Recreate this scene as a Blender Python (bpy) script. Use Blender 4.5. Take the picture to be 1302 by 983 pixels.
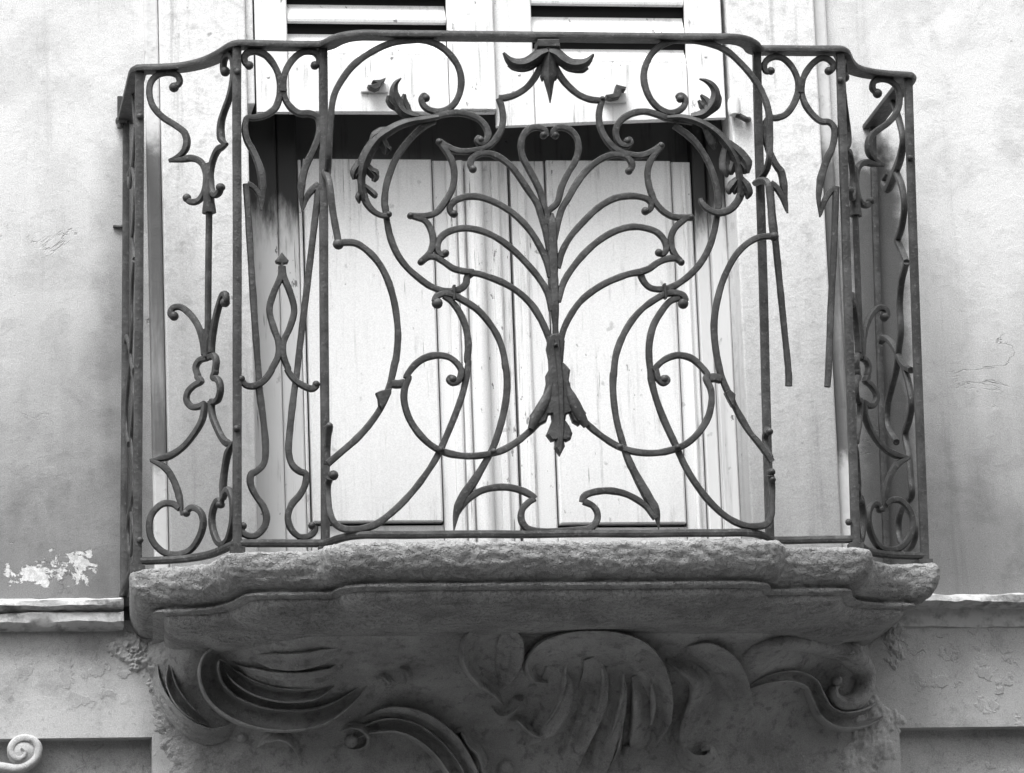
import bpy, math, random
import numpy as np
from mathutils import Vector, Matrix, noise

random.seed(7)
scene = bpy.context.scene
for o in list(bpy.data.objects):
    bpy.data.objects.remove(o)
C = scene.collection

# ------------------------------------------------------------------ camera
FPX, YAW, PITCH, ROLL = 6056.4, 0.15753, 0.23018, -0.03729
CAM = np.array([-1.4798, -8.85396, -1.80964])
IW, IH = 1302.0, 983.0
FWD = np.array([math.sin(YAW)*math.cos(PITCH), math.cos(YAW)*math.cos(PITCH), math.sin(PITCH)])
_R = np.array([math.cos(YAW), -math.sin(YAW), 0.0])
_U = np.cross(_R, FWD)
RGT = _R*math.cos(ROLL)+_U*math.sin(ROLL)
UPV = _U*math.cos(ROLL)-_R*math.sin(ROLL)
cd = bpy.data.cameras.new('camera')
cam = bpy.data.objects.new('camera', cd)
C.objects.link(cam)
cd.sensor_width = 36.0
cd.sensor_fit = 'HORIZONTAL'
cd.lens = FPX*36.0/IW
cd.clip_start = 0.1
cd.clip_end = 500.0
M = Matrix.Identity(4)
for i in range(3):
    M[i][0], M[i][1], M[i][2], M[i][3] = RGT[i], UPV[i], -FWD[i], CAM[i]
cam.matrix_world = M
scene.camera = cam

# ------------------------------------------------------------------ light
SUN_EL, SUN_AZ = math.radians(63), math.radians(-32)     # azimuth from the street side, towards the left
world = bpy.data.worlds.new('World')
scene.world = world
world.use_nodes = True
wn = world.node_tree.nodes
wl = world.node_tree.links
wn.clear()
sky = wn.new('ShaderNodeTexSky')
sky.sky_type = 'NISHITA'
sky.sun_disc = False
sky.sun_elevation = SUN_EL
sky.sun_rotation = math.pi - SUN_AZ
sky.air_density = 1.0
sky.dust_density = 4.0
bw = wn.new('ShaderNodeRGBToBW')
bg = wn.new('ShaderNodeBackground')
bg.inputs['Strength'].default_value = 0.14
wo = wn.new('ShaderNodeOutputWorld')
wl.new(sky.outputs[0], bw.inputs[0])
wl.new(bw.outputs[0], bg.inputs['Color'])
wl.new(bg.outputs[0], wo.inputs['Surface'])
sd = bpy.data.lights.new('sun', 'SUN')
sd.energy = 1.4
sd.angle = math.radians(22)
sd.color = (1, 1, 1)
sun = bpy.data.objects.new('sun', sd)
C.objects.link(sun)
_sd = Vector((math.sin(SUN_AZ)*math.cos(SUN_EL), -math.cos(SUN_AZ)*math.cos(SUN_EL), math.sin(SUN_EL)))
sun.rotation_euler = _sd.to_track_quat('Z', 'Y').to_euler()
sun.location = (-3, -8, 8)
scene.view_settings.view_transform = 'Standard'
scene.view_settings.look = 'None'
scene.view_settings.gamma = 1.0
scene.view_settings.exposure = 1.28
scene.render.engine = 'CYCLES'

# ------------------------------------------------------------------ pixel helpers (directions only; depth comes from the plane touched)
WALL = 0.60          # wall face
LEAN = 0.0228        # the railing leans a little to the right

def ray(u, v):
    return FWD*FPX + RGT*(u-IW/2) - UPV*(v-IH/2)

def ony(u, v, y):
    d = ray(u, v)
    return CAM + d*((y-CAM[1])/d[1])

def onz(u, v, z):
    d = ray(u, v)
    return CAM + d*((z-CAM[2])/d[2])

FR = {'A': (130, 30, 300/1282), 'B': (130, 250, 300/1282), 'C': (130, 470, 300/1134),
      'D': (400, 30, 310/1302), 'E': (400, 250, 310/1302), 'F': (400, 460, 310/1270),
      'G': (690, 30, 310/1302), 'H': (690, 250, 310/1302), 'I': (690, 460, 310/1270),
      'J': (950, 40, 250/1229), 'K': (950, 230, 250/983), 'L': (950, 470, 250/910),
      'M': (1030, 80, 170/522), 'N': (1030, 400, 170/492), 'P': (300, 180, 420/1302),
      'R': (690, 180, 400/1302), 'S': (690, 460, 400/1302), 'T': (180, 760, 300/1302),
      'U': (450, 770, 300/1302), 'V': (650, 770, 300/1302), 'W': (880, 770, 300/1302),
      'X': (440, 90, 160/828), 'Y': (830, 90, 160/786), 'Z': (640, 30, 130/1065), 'O': (660, 410, 100/546),
      'Q': (640, 0, 360/1302), '0': (0, 0, 1.0)}

def px(*runs):
    """px('A',[(x,y),..],'B',[..]) -> full picture pixels; a third value per point is kept (depth)"""
    out = []
    for f, pts in zip(runs[::2], runs[1::2]):
        ox, oy, s = FR[f]
        for p in pts:
            out.append((ox+p[0]*s, oy+p[1]*s) + tuple(p[2:3]))
    return out

def catmull(P, n=5):
    P = np.asarray(P, float)
    if len(P) < 3:
        t = np.linspace(0, 1, n*2)[:, None]
        return P[0]*(1-t)+P[1]*t
    Q = np.vstack([2*P[0]-P[1], P, 2*P[-1]-P[-2]])
    out = []
    for i in range(1, len(Q)-2):
        p0, p1, p2, p3 = Q[i-1], Q[i], Q[i+1], Q[i+2]
        d = lambda a, b: max(np.linalg.norm(b-a), 1e-6)**0.5
        t0 = 0; t1 = t0+d(p0, p1); t2 = t1+d(p1, p2); t3 = t2+d(p2, p3)
        for t in np.linspace(t1, t2, n, endpoint=False):
            A1 = (t1-t)/(t1-t0)*p0+(t-t0)/(t1-t0)*p1
            A2 = (t2-t)/(t2-t1)*p1+(t-t1)/(t2-t1)*p2
            A3 = (t3-t)/(t3-t2)*p2+(t-t2)/(t3-t2)*p3
            B1 = (t2-t)/(t2-t0)*A1+(t-t0)/(t2-t0)*A2
            B2 = (t3-t)/(t3-t1)*A2+(t-t1)/(t3-t1)*A3
            out.append((t2-t)/(t2-t1)*B1+(t-t1)/(t2-t1)*B2)
    out.append(Q[-2])
    return np.array(out)

# ------------------------------------------------------------------ mesh building
class MB:
    def __init__(self):
        self.v = []; self.f = []

    def grid(self, G, close_u=False, flip=False):
        """G[i][j] points"""
        G = np.asarray(G, float)
        n, m = G.shape[:2]
        b = len(self.v)
        self.v.extend(map(tuple, G.reshape(-1, 3)))
        for i in range(n if close_u else n-1):
            i2 = (i+1) % n
            for j in range(m-1):
                q = (b+i*m+j, b+i2*m+j, b+i2*m+j+1, b+i*m+j+1)
                self.f.append(q[::-1] if flip else q)
        return b

    def tube(self, P, N, hw, hd, expo=3.2, k=10, taper=None):
        P = np.asarray(P, float); n = len(P)
        N = np.broadcast_to(np.asarray(N, float), P.shape)
        hw = np.broadcast_to(np.asarray(hw, float), (n,)).copy()
        hd = np.broadcast_to(np.asarray(hd, float), (n,)).copy()
        T = np.gradient(P, axis=0)
        T /= np.maximum(np.linalg.norm(T, axis=1, keepdims=True), 1e-9)
        B = np.cross(T, N); B /= np.maximum(np.linalg.norm(B, axis=1, keepdims=True), 1e-9)
        N2 = np.cross(B, T)
        a = np.linspace(0, 2*np.pi, k, endpoint=False)+np.pi/k
        c, s = np.cos(a), np.sin(a)
        r = (np.abs(c)**expo+np.abs(s)**expo)**(-1/expo)
        c, s = c*r, s*r
        b = len(self.v)
        for i in range(n):
            ring = P[i]+np.outer(c*hw[i], B[i])+np.outer(s*hd[i], N2[i])
            self.v.extend(map(tuple, ring))
        for i in range(n-1):
            for j in range(k):
                j2 = (j+1) % k
                self.f.append((b+i*k+j, b+i*k+j2, b+(i+1)*k+j2, b+(i+1)*k+j))
        self.f.append(tuple(b+j for j in range(k))[::-1])
        self.f.append(tuple(b+(n-1)*k+j for j in range(k)))

    def blob(self, c, ax, ay, az, u=10, w=7):
        """ellipsoid with axis vectors"""
        c, ax, ay, az = map(lambda q: np.asarray(q, float), (c, ax, ay, az))
        b = len(self.v)
        self.v.append(tuple(c-az))
        for i in range(1, w):
            ph = -math.pi/2+math.pi*i/w
            for j in range(u):
                th = 2*math.pi*j/u
                self.v.append(tuple(c+math.cos(ph)*(math.cos(th)*ax+math.sin(th)*ay)+math.sin(ph)*az))
        self.v.append(tuple(c+az))
        for j in range(u):
            self.f.append((b, b+1+(j+1) % u, b+1+j))
        for i in range(w-2):
            for j in range(u):
                p, q = b+1+i*u+j, b+1+i*u+(j+1) % u
                self.f.append((p, q, q+u, p+u))
        t = b+1+(w-1)*u
        for j in range(u):
            self.f.append((t, t-u+j, t-u+(j+1) % u))

    def box(self, x0, x1, y0, y1, z0, z1):
        b = len(self.v)
        for x in (x0, x1):
            for y in (y0, y1):
                for z in (z0, z1):
                    self.v.append((x, y, z))
        for q in ((0, 1, 3, 2), (4, 6, 7, 5), (0, 4, 5, 1), (2, 3, 7, 6), (0, 2, 6, 4), (1, 5, 7, 3)):
            self.f.append(tuple(b+i for i in q))

    def prism(self, poly, y0, y1, inset=0.0, rise=0.0):
        """poly: list of (x,z) anticlockwise seen from the street; front at y0 (nearer), back y1; bevelled front edge"""
        P = np.array(poly, float)
        n = len(P)
        area = 0.5*np.sum(P[:, 0]*np.roll(P[:, 1], -1)-np.roll(P[:, 0], -1)*P[:, 1])
        if area < 0:
            P = P[::-1]
        b = len(self.v)
        loops = [(P, y1), (P, y0)]
        if inset > 0:
            e = np.roll(P, -1, 0)-np.roll(P, 1, 0)
            e /= np.maximum(np.linalg.norm(e, axis=1, keepdims=True), 1e-9)
            nrm = np.stack([-e[:, 1], e[:, 0]], 1)
            loops.append((P+nrm*inset, y0-rise))
        for L, y in loops:
            self.v.extend((q[0], y, q[1]) for q in L)
        for l in range(len(loops)-1):
            for i in range(n):
                i2 = (i+1) % n
                self.f.append((b+l*n+i, b+l*n+i2, b+(l+1)*n+i2, b+(l+1)*n+i))
        t = b+(len(loops)-1)*n
        self.f.append(tuple(t+i for i in range(n)))
        self.f.append(tuple(b+i for i in range(n))[::-1])

    def build(self, name, mat, parent=None, smooth=True, angle=50, bevel=0.0):
        me = bpy.data.meshes.new(name)
        me.from_pydata(self.v, [], self.f)
        me.validate()
        import bmesh
        bm = bmesh.new(); bm.from_mesh(me)
        bmesh.ops.recalc_face_normals(bm, faces=bm.faces)
        bm.to_mesh(me); bm.free()
        me.materials.append(MAT[mat])
        o = bpy.data.objects.new(name, me)
        C.objects.link(o)
        if parent is not None:
            o.parent = parent
            o.matrix_parent_inverse = Matrix.Translation(-Vector(parent.location))
        if bevel:
            m = o.modifiers.new('bevel', 'BEVEL'); m.width = bevel; m.segments = 2; m.limit_method = 'ANGLE'
        if smooth:
            me.shade_smooth()
            me.set_sharp_from_angle(angle=math.radians(angle))
        return o

def thing(name, label, cat, loc, group=None):
    o = bpy.data.objects.new(name, None)
    C.objects.link(o)
    o.empty_display_size = 0.1
    o.location = loc
    o['label'] = label; o['category'] = cat
    if group:
        o['group'] = group
    return o

def tag(o, label, cat, group=None):
    o['label'] = label; o['category'] = cat
    if group:
        o['group'] = group
    return o

# ------------------------------------------------------------------ materials (all neutral: the photograph is black and white)
MAT = {}

class NT:
    def __init__(self, name, rough=0.8):
        m = bpy.data.materials.new(name); m.use_nodes = True
        self.m = m; self.t = m.node_tree; self.n = self.t.nodes
        self.n.clear()
        self.out = self.n.new('ShaderNodeOutputMaterial')
        self.b = self.n.new('ShaderNodeBsdfPrincipled')
        self.b.inputs['Roughness'].default_value = rough
        self.t.links.new(self.b.outputs[0], self.out.inputs[0])
        self.co = self.n.new('ShaderNodeTexCoord').outputs['Object']
        MAT[name] = m

    def link(self, a, b):
        self.t.links.new(a, b)

    def val(self, s, x):
        if hasattr(x, 'links'):
            self.link(x, s)
        else:
            s.default_value = x

    def mapping(self, scale=(1, 1, 1), co=None):
        n = self.n.new('ShaderNodeMapping'); self.link(co or self.co, n.inputs[0])
        n.inputs['Scale'].default_value = scale
        return n.outputs[0]

    def noise(self, scale, detail=6, rough=0.6, co=None, dist=0.0):
        n = self.n.new('ShaderNodeTexNoise'); self.link(co or self.co, n.inputs['Vector'])
        n.inputs['Scale'].default_value = scale; n.inputs['Detail'].default_value = detail
        n.inputs['Roughness'].default_value = rough; n.inputs['Distortion'].default_value = dist
        return n.outputs[0]

    def voronoi(self, scale, co=None, feature='F1'):
        n = self.n.new('ShaderNodeTexVoronoi'); self.link(co or self.co, n.inputs['Vector'])
        n.feature = feature; n.inputs['Scale'].default_value = scale
        return n.outputs['Distance']

    def math(self, op, a, b=0.0, c=0.0):
        n = self.n.new('ShaderNodeMath'); n.operation = op
        self.val(n.inputs[0], a); self.val(n.inputs[1], b)
        if op in ('MULTIPLY_ADD', 'SMOOTH_MIN'):
            self.val(n.inputs[2], c)
        return n.outputs[0]

    def smooth(self, x, a, b, lo=0.0, hi=1.0):
        n = self.n.new('ShaderNodeMapRange'); n.interpolation_type = 'SMOOTHSTEP'
        self.val(n.inputs[0], x)
        for k, q in zip((1, 2, 3, 4), (a, b, lo, hi)):
            n.inputs[k].default_value = q
        return n.outputs[0]

    def mix(self, fac, a, b):
        """scalar mix"""
        n = self.n.new('ShaderNodeMix'); n.data_type = 'FLOAT'
        self.val(n.inputs[0], fac); self.val(n.inputs[2], a); self.val(n.inputs[3], b)
        return n.outputs[0]

    def xyz(self, co=None):
        n = self.n.new('ShaderNodeSeparateXYZ'); self.link(co or self.co, n.inputs[0])
        return n.outputs

    def grain(self, v, amt, scale=420):
        g = self.math('SUBTRACT', self.noise(scale, 2, 0.7), 0.5)
        return self.math('MULTIPLY', v, self.math('MULTIPLY_ADD', g, amt*4.0, 1.0))

    def grey(self, s):
        n = self.n.new('ShaderNodeCombineColor')
        for i in range(3):
            self.val(n.inputs[i], s)
        self.link(n.outputs[0], self.b.inputs['Base Color'])

    def bump(self, h, dist, strength=1.0, prev=None):
        n = self.n.new('ShaderNodeBump'); n.inputs['Distance'].default_value = dist
        n.inputs['Strength'].default_value = strength
        self.link(h, n.inputs['Height'])
        if prev is not None:
            self.link(prev, n.inputs['Normal'])
        self.link(n.outputs[0], self.b.inputs['Normal'])
        return n.outputs[0]

# painted wrought iron
t = NT('iron', 0.55)
a = t.noise(18, 6, 0.65); b = t.noise(140, 4, 0.6)
f = t.smooth(a, 0.40, 0.68); g = t.smooth(b, 0.55, 0.75)
v = t.mix(f, 0.033, 0.074); v = t.mix(t.math('MULTIPLY', g, 0.6), v, 0.15)
v = t.mix(t.smooth(t.noise(42, 4, 0.6), 0.60, 0.72, 0, 0.7), v, 0.022)
t.grey(v)
t.bump(t.math('ADD', b, t.math('MULTIPLY', t.noise(55, 5, 0.7), 1.0)), 0.0022, 0.6)
t.b.inputs['Specular IOR Level'].default_value = 0.35

# old white-painted wood, vertical grain with cracks
def wood(name, base, dark_tone, seed):
    t = NT(name, 0.7)
    co = t.mapping((1, 1, 0.06))
    n1 = t.noise(55+seed, 8, 0.7, co); n2 = t.noise(5+seed*.3, 5, 0.6); n3 = t.noise(160, 3, 0.6, t.mapping((1, 1, 0.03)))
    crack = t.smooth(n3, 0.65, 0.71)
    stain = t.math('MULTIPLY', t.smooth(n1, 0.52, 0.72), t.smooth(n2, 0.40, 0.60))
    spot = t.smooth(t.noise(34, 3, 0.5), 0.70, 0.77)
    v = t.mix(t.math('MULTIPLY', stain, 0.9), base, dark_tone)
    v = t.mix(t.smooth(t.noise(24, 7, 0.72, t.mapping((1, 1, 0.04))), 0.54, 0.70, 0, 0.38), v, dark_tone*1.2)
    chip = t.math('MULTIPLY', t.smooth(t.noise(70, 5, 0.6, t.mapping((1, 1, 0.45))), 0.64, 0.67), t.smooth(t.noise(6.5, 4, 0.6), 0.50, 0.60))
    v = t.mix(t.math('MULTIPLY', chip, 0.85), v, dark_tone*0.5)
    v = t.mix(t.math('MULTIPLY', crack, t.smooth(n2, 0.5, 0.6)), v, dark_tone*0.5)
    v = t.mix(t.math('MULTIPLY', spot, 0.5), v, dark_tone)
    h = t.math('ADD', t.math('MULTIPLY', n1, 0.6), t.math('MULTIPLY', t.math('ADD', crack, chip), -1.0))
    t.bump(h, 0.0012, 0.6)
    return t, v
t, v = wood('shutter_paint', 0.80, 0.32, 1); t.grey(t.grain(v, 0.14))
t, v = wood('door_paint', 0.76, 0.30, 6)
# rain splash dirt on the wood near the floor
zz = t.math('ADD', t.xyz()[2], t.math('MULTIPLY', t.noise(20, 5, 0.7, t.mapping((1, 1, 0.15))), 0.35))
v = t.mix(t.smooth(zz, 0.62, 0.15, 0.0, 0.45), v, 0.34)
t.grey(t.grain(v, 0.14))
# frame board, near-black towards its top
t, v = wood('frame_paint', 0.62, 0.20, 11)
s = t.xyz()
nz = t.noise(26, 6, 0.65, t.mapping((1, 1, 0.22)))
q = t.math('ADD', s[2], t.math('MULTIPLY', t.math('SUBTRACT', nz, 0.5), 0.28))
dark_top = t.smooth(q, 0.74, 0.86)
v = t.mix(dark_top, v, 0.03); t.grey(v)

# stucco
def stucco(name, upper):
    t = NT(name, 0.9)
    x, y, z = t.xyz()
    n1 = t.noise(3.2, 6, 0.6); n2 = t.noise(14, 7, 0.65); n3 = t.noise(90, 5, 0.65); n4 = t.noise(28, 4, 0.55)
    streak = t.noise(9, 6, 0.65, t.mapping((1, 1, 0.12)))
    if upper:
        # darker downwards with a noisy edge, darkest just over the ledge
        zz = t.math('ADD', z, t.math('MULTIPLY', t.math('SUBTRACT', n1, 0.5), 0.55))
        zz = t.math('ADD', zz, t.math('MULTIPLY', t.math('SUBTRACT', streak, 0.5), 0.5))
        dark_tone = t.smooth(zz, 1.05, -0.05)
        v = t.mix(dark_tone, 0.68, 0.20)
        v = t.mix(t.smooth(t.noise(5.5, 7, 0.7, None, 0.5), 0.48, 0.66, 0, 0.35), v, t.math('MULTIPLY', v, 0.55))
        v = t.mix(t.smooth(t.noise(16, 6, 0.7, t.mapping((1, 1, 0.05))), 0.55, 0.72, 0, 0.40), v, t.math('MULTIPLY', v, 0.55))
        v = t.mix(t.smooth(n3, 0.55, 0.75, 0, 0.5), v, t.math('MULTIPLY', v, 0.6))
        v = t.mix(t.smooth(n2, 0.50, 0.75, 0, 0.35), v, t.math('MULTIPLY', v, 0.70))
        # dark strips running down below the two iron ends let into the wall
        for x0, x1, z0, z1, w in ((-0.82, -0.74, -0.1, 0.95, 0.35), (0.745, 0.868, -0.1, 0.95, 0.93)):
            xx = t.math('ADD', x, t.math('MULTIPLY', t.math('SUBTRACT', n2, 0.5), 0.06))
            mk = t.math('MULTIPLY', t.smooth(xx, x0-.035, x0+.03), t.smooth(xx, x1+.02, x1-.02))
            z2 = t.math('ADD', z, t.math('MULTIPLY', t.math('SUBTRACT', n4, 0.5), 0.2))
            mk = t.math('MULTIPLY', mk, t.smooth(z2, z1+.04, z1-.06))
            v = t.mix(t.math('MULTIPLY', mk, w), v, 0.07)
        # flaked patch where the whitewash shows
        mk = None
        for cx_, cz_, rx_, rz_ in ((-.965, .046, .066, .032), (-.912, .060, .030, .036), (-.874, .066, .046, .046)):
            d2 = t.math('ADD', t.math('POWER', t.math('DIVIDE', t.math('SUBTRACT', x, cx_), rx_), 2.0), t.math('POWER', t.math('DIVIDE', t.math('SUBTRACT', z, cz_), rz_), 2.0))
            q_ = t.math('SUBTRACT', 1.0, t.math('SQRT', d2))
            mk = q_ if mk is None else t.math('MAXIMUM', mk, q_)
        nn = t.noise(34, 8, 0.68, None, 0.6)
        pk = t.smooth(t.math('ADD', nn, t.math('MULTIPLY', mk, 0.28)), 0.60, 0.625)
        pk = t.math('MULTIPLY', pk, t.smooth(mk, -0.45, -0.25))
        v = t.mix(pk, v, t.mix(t.smooth(n3, 0.4, 0.6), 0.70, 0.50))
    else:
        v = t.mix(t.smooth(n1, 0.35, 0.7), 0.50, 0.35)
        v = t.mix(t.smooth(n2, 0.50, 0.70, 0, 0.5), v, 0.24)
        v = t.mix(t.smooth(n3, 0.52, 0.70, 0, 0.5), v, 0.22)
        pk = None
    spots = t.smooth(t.noise(60, 3, 0.5), 0.70, 0.78, 0, 0.5)
    v = t.mix(spots, v, 0.12)
    # hairline cracks
    rn = t.math('ABSOLUTE', t.math('SUBTRACT', t.noise(3.1, 7, 0.62, None, 0.6), 0.5))
    ck = t.math('MULTIPLY', t.smooth(rn, 0.0045, 0.001), t.smooth(t.noise(5.0, 3, 0.5), 0.54, 0.62))
    v = t.mix(t.math('MULTIPLY', ck, 0.25), v, 0.14)
    lay0 = t.smooth(t.noise(7.0, 8, 0.62, None, 0.35), 0.50, 0.60, 0, 0.25)
    v = t.mix(lay0, v, t.math('MULTIPLY', v, 0.62))
    v = t.mix(t.smooth(t.noise(11.0, 8, 0.66, None, 0.2), 0.58, 0.66, 0, 0.20), v, t.math('MULTIPLY', v, 1.35))
    t.grey(t.grain(v, 0.30))
    lay = t.smooth(t.noise(7.0, 8, 0.62, None, 0.35), 0.545, 0.565)
    flakes = t.smooth(n4, 0.52, 0.60)
    h = t.math('ADD', t.math('MULTIPLY', n3, 0.35), t.math('MULTIPLY', t.math('MULTIPLY', flakes, t.smooth(n1, 0.42, 0.6)), 0.65 if not upper else 0.10))
    h = t.math('ADD', h, t.math('MULTIPLY', n2, 0.25 if upper else 0.5))
    if pk is not None:
        h = t.math('ADD', h, t.math('MULTIPLY', pk, -1.2))
    h = t.math('SUBTRACT', h, t.math('MULTIPLY', ck, 1.0))
    h = t.math('SUBTRACT', h, t.math('MULTIPLY', lay, 0.05))
    t.bump(h, 0.0034, 0.65)
    return t
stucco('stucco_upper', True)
stucco('stucco_lower', False)

# smooth whitewashed surround, darker low down
t = NT('surround_plaster', 0.85)
n1 = t.noise(6, 6, 0.6); n2 = t.noise(30, 6, 0.65); st = t.noise(12, 6, 0.65, t.mapping((1, 1, 0.1)))
zz = t.math('ADD', t.xyz()[2], t.math('MULTIPLY', t.math('SUBTRACT', st, 0.5), 0.7))
v = t.mix(t.smooth(zz, 1.1, -0.1), 0.72, 0.30)
v = t.mix(t.smooth(n2, 0.48, 0.72, 0, 0.5), v, 0.30)
v = t.mix(t.smooth(t.noise(22, 6, 0.7, t.mapping((1, 1, 0.06))), 0.55, 0.70, 0, 0.45), v, 0.22)
v = t.mix(t.smooth(t.noise(48, 3, 0.5), 0.70, 0.78, 0, 0.6), v, 0.16)
t.grey(t.grain(v, 0.22))
t.bump(t.math('ADD', n2, t.math('MULTIPLY', t.noise(110, 4, 0.6), 0.4)), 0.003, 0.6)

# dirty outer moulding of the surround
t = NT('stained_moulding', 0.85)
x, y, z = t.xyz()
n1 = t.noise(25, 6, 0.65); n2 = t.noise(12, 6, 0.65, t.mapping((1.4, 1, 0.12)))
zz = t.math('ADD', z, t.math('MULTIPLY', t.math('SUBTRACT', n1, 0.5), 0.12))
mk = t.math('MULTIPLY', t.smooth(zz, 0.99, 0.90), t.smooth(zz, 0.24, 0.30))
mk = t.math('MULTIPLY', mk, t.smooth(n2, 0.25, 0.50, 0.55, 1.0))
v = t.mix(mk, 0.62, 0.13)
v = t.mix(t.smooth(n1, 0.55, 0.75, 0, 0.6), v, 0.12)
t.grey(v); t.bump(n1, 0.004, 0.7)

# weathered balcony stone
t = NT('slab_stone', 0.95)
n1 = t.noise(10, 7, 0.65); n2 = t.noise(75, 6, 0.65, t.mapping((0.5, 1, 1.4))); n3 = t.noise(4, 5, 0.6)
v = t.mix(t.smooth(n1, 0.35, 0.7), 0.34, 0.22)
v = t.mix(t.smooth(n2, 0.52, 0.70, 0, 0.5), v, 0.09)
t.grey(t.grain(v, 0.35))
pit = t.smooth(t.noise(130, 4, 0.6), 0.36, 0.50)
t.bump(t.math('ADD', n2, t.math('MULTIPLY', pit, 0.9)), 0.0050, 0.75)

# carved plaster bracket
t = NT('bracket_stone', 0.9)
n1 = t.noise(7, 7, 0.65); n2 = t.noise(45, 6, 0.65); n3 = t.noise(150, 4, 0.6)
v = t.mix(t.smooth(n1, 0.35, 0.68), 0.40, 0.26)
v = t.mix(t.smooth(n2, 0.50, 0.68, 0, 0.6), v, 0.13)
v = t.mix(t.smooth(t.noise(90, 3, 0.5), 0.70, 0.76, 0, 0.5), v, 0.6)
t.grey(t.grain(v, 0.25))
t.bump(t.math('ADD', n2, t.math('MULTIPLY', n3, 0.7)), 0.006, 0.9)

t, v = wood('dark_board', 0.14, 0.04, 3); t.grey(v)
t = NT('dark_interior', 0.95); t.grey(0.012)
t = NT('zinc_plate', 0.6); t.grey(0.75)
t = NT('street_paving', 0.9)
t.grey(t.mix(t.smooth(t.noise(2.5, 6, 0.6), 0.35, 0.7), 0.035, 0.06)); t.bump(t.noise(30, 5, 0.6), 0.01, 0.5)

# ------------------------------------------------------------------ the setting: ground and house front
GZ = -3.40
m = MB()
m.grid([[(x, y, GZ) for y in np.linspace(-150, 2, 20)] for x in np.linspace(-150, 150, 30)])
g = m.build('street', 'street_paving', smooth=False); g['kind'] = 'structure'

OX0, OX1, OZ0, OZ1 = -0.515, 0.505, -0.045, 2.25       # door opening
house = thing('house_front', 'pale stucco house front with moulded door surround behind the iron balcony', 'building', (0, WALL, GZ))

def wall_rects(name, mat, rects, y, parent, thick=0.35):
    m = MB()
    for x0, x1, z0, z1 in rects:
        m.box(x0, x1, y, y+thick, z0, z1)
    return m.build(name, mat, parent, smooth=False)
LEDGE = -0.05
SX = 0.724
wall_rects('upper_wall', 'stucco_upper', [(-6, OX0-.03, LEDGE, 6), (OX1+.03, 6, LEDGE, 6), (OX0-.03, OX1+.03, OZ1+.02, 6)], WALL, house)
# lower wall: raised band under the ledge, recessed panels below it, pier behind the bracket
RZ = -0.288
wall_rects('lower_wall', 'stucco_lower', [(-6, 6, RZ, LEDGE), (-.735, .80, GZ, RZ), (-6, -2.3, GZ, RZ), (2.4, 6, GZ, RZ)], WALL, house)
wall_rects('recessed_panel', 'stucco_lower', [(-2.3, -.735, GZ, RZ)], WALL+.04, house, .3)
wall_rects('recessed_panel', 'stucco_lower', [(.80, 2.4, GZ, RZ)], WALL+.04, house, .3)

# unseen house added behind the camera, sized to block the low sky
opp = thing('sky_blocker', 'unseen plain house block added across the street to hide the low sky', 'building', (0, -12.0, GZ))
m = MB(); m.box(-30, 30, -20, -12.0, GZ, 3.4); m.build('sky_blocker_wall', 'stucco_lower', opp, smooth=False)
m = MB(); m.box(-30.3, 30.3, -20.3, -11.4, 3.4, 3.6); m.build('sky_blocker_eave', 'stucco_lower', opp, smooth=False)
for k in range(-6, 7):
    for zf in (-2.4, .2):
        m = MB(); m.box(k*3.2-.5, k*3.2+.5, -12.02, -11.9, zf, zf+1.5); m.build('sky_blocker_window', 'dark_interior', opp, smooth=False)

# door surround: flat band with an outer moulding, two jambs and a head
def surround(name, mat, x0, x1, x2, x3, ztop, y):
    # jamb between x0..x1 and x2..x3, head above OZ1
    m = MB()
    for a, b in ((x0, x1), (x2, x3)):
        m.box(a, b, y, WALL+.02, -.05, ztop)
    return m
m = MB()
m.box(-SX+.030, OX0, WALL-.035, WALL+.10, -.05, OZ1); m.box(OX1, SX-.030, WALL-.035, WALL+.10, -.05, OZ1)
m.box(-SX+.030, SX-.030, WALL-.035, WALL+.10, OZ1, OZ1+.18)
m.build('door_surround', 'surround_plaster', house, smooth=False, bevel=.004)
m = MB()
for a, b in ((-SX, -SX+.029), (SX-.029, SX)):
    m.box(a, b, WALL-.018, WALL+.01, -.05, OZ1+.21)
m.box(-SX+.029, SX-.029, WALL-.018, WALL+.01, OZ1+.181, OZ1+.21)
m.build('surround_moulding', 'stained_moulding', house, smooth=False, bevel=.005)

m = MB(); m.box(OX0+.0005, ony(325, 100, .575)[0]-.002, WALL-.022, WALL+.09, 1.03, OZ1-.001)
m.box(OX0+.0005, OX1-.0005, WALL-.020, WALL+.09, 2.202, OZ1-.002)
m.build('jamb_strip', 'surround_plaster', house, smooth=False, bevel=.003)
# dark room behind the door
m = MB()
m.grid([[(OX0-.4, .76, -.05), (OX0-.4, .76, 2.4)], [(OX0-.4, 2.5, -.05), (OX0-.4, 2.5, 2.4)], [(OX1+.4, 2.5, -.05), (OX1+.4, 2.5, 2.4)], [(OX1+.4, .76, -.05), (OX1+.4, .76, 2.4)]])
m.grid([[(OX0-.4, .70, 2.38), (OX1+.4, .70, 2.38)], [(OX0-.4, 2.5, 2.38), (OX1+.4, 2.5, 2.38)]])
m.grid([[(OX0-.4, .70, -.049), (OX1+.4, .70, -.049)], [(OX0-.4, 2.5, -.049), (OX1+.4, 2.5, -.049)]])
m.build('interior_wall', 'dark_interior', house, smooth=False)

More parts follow.
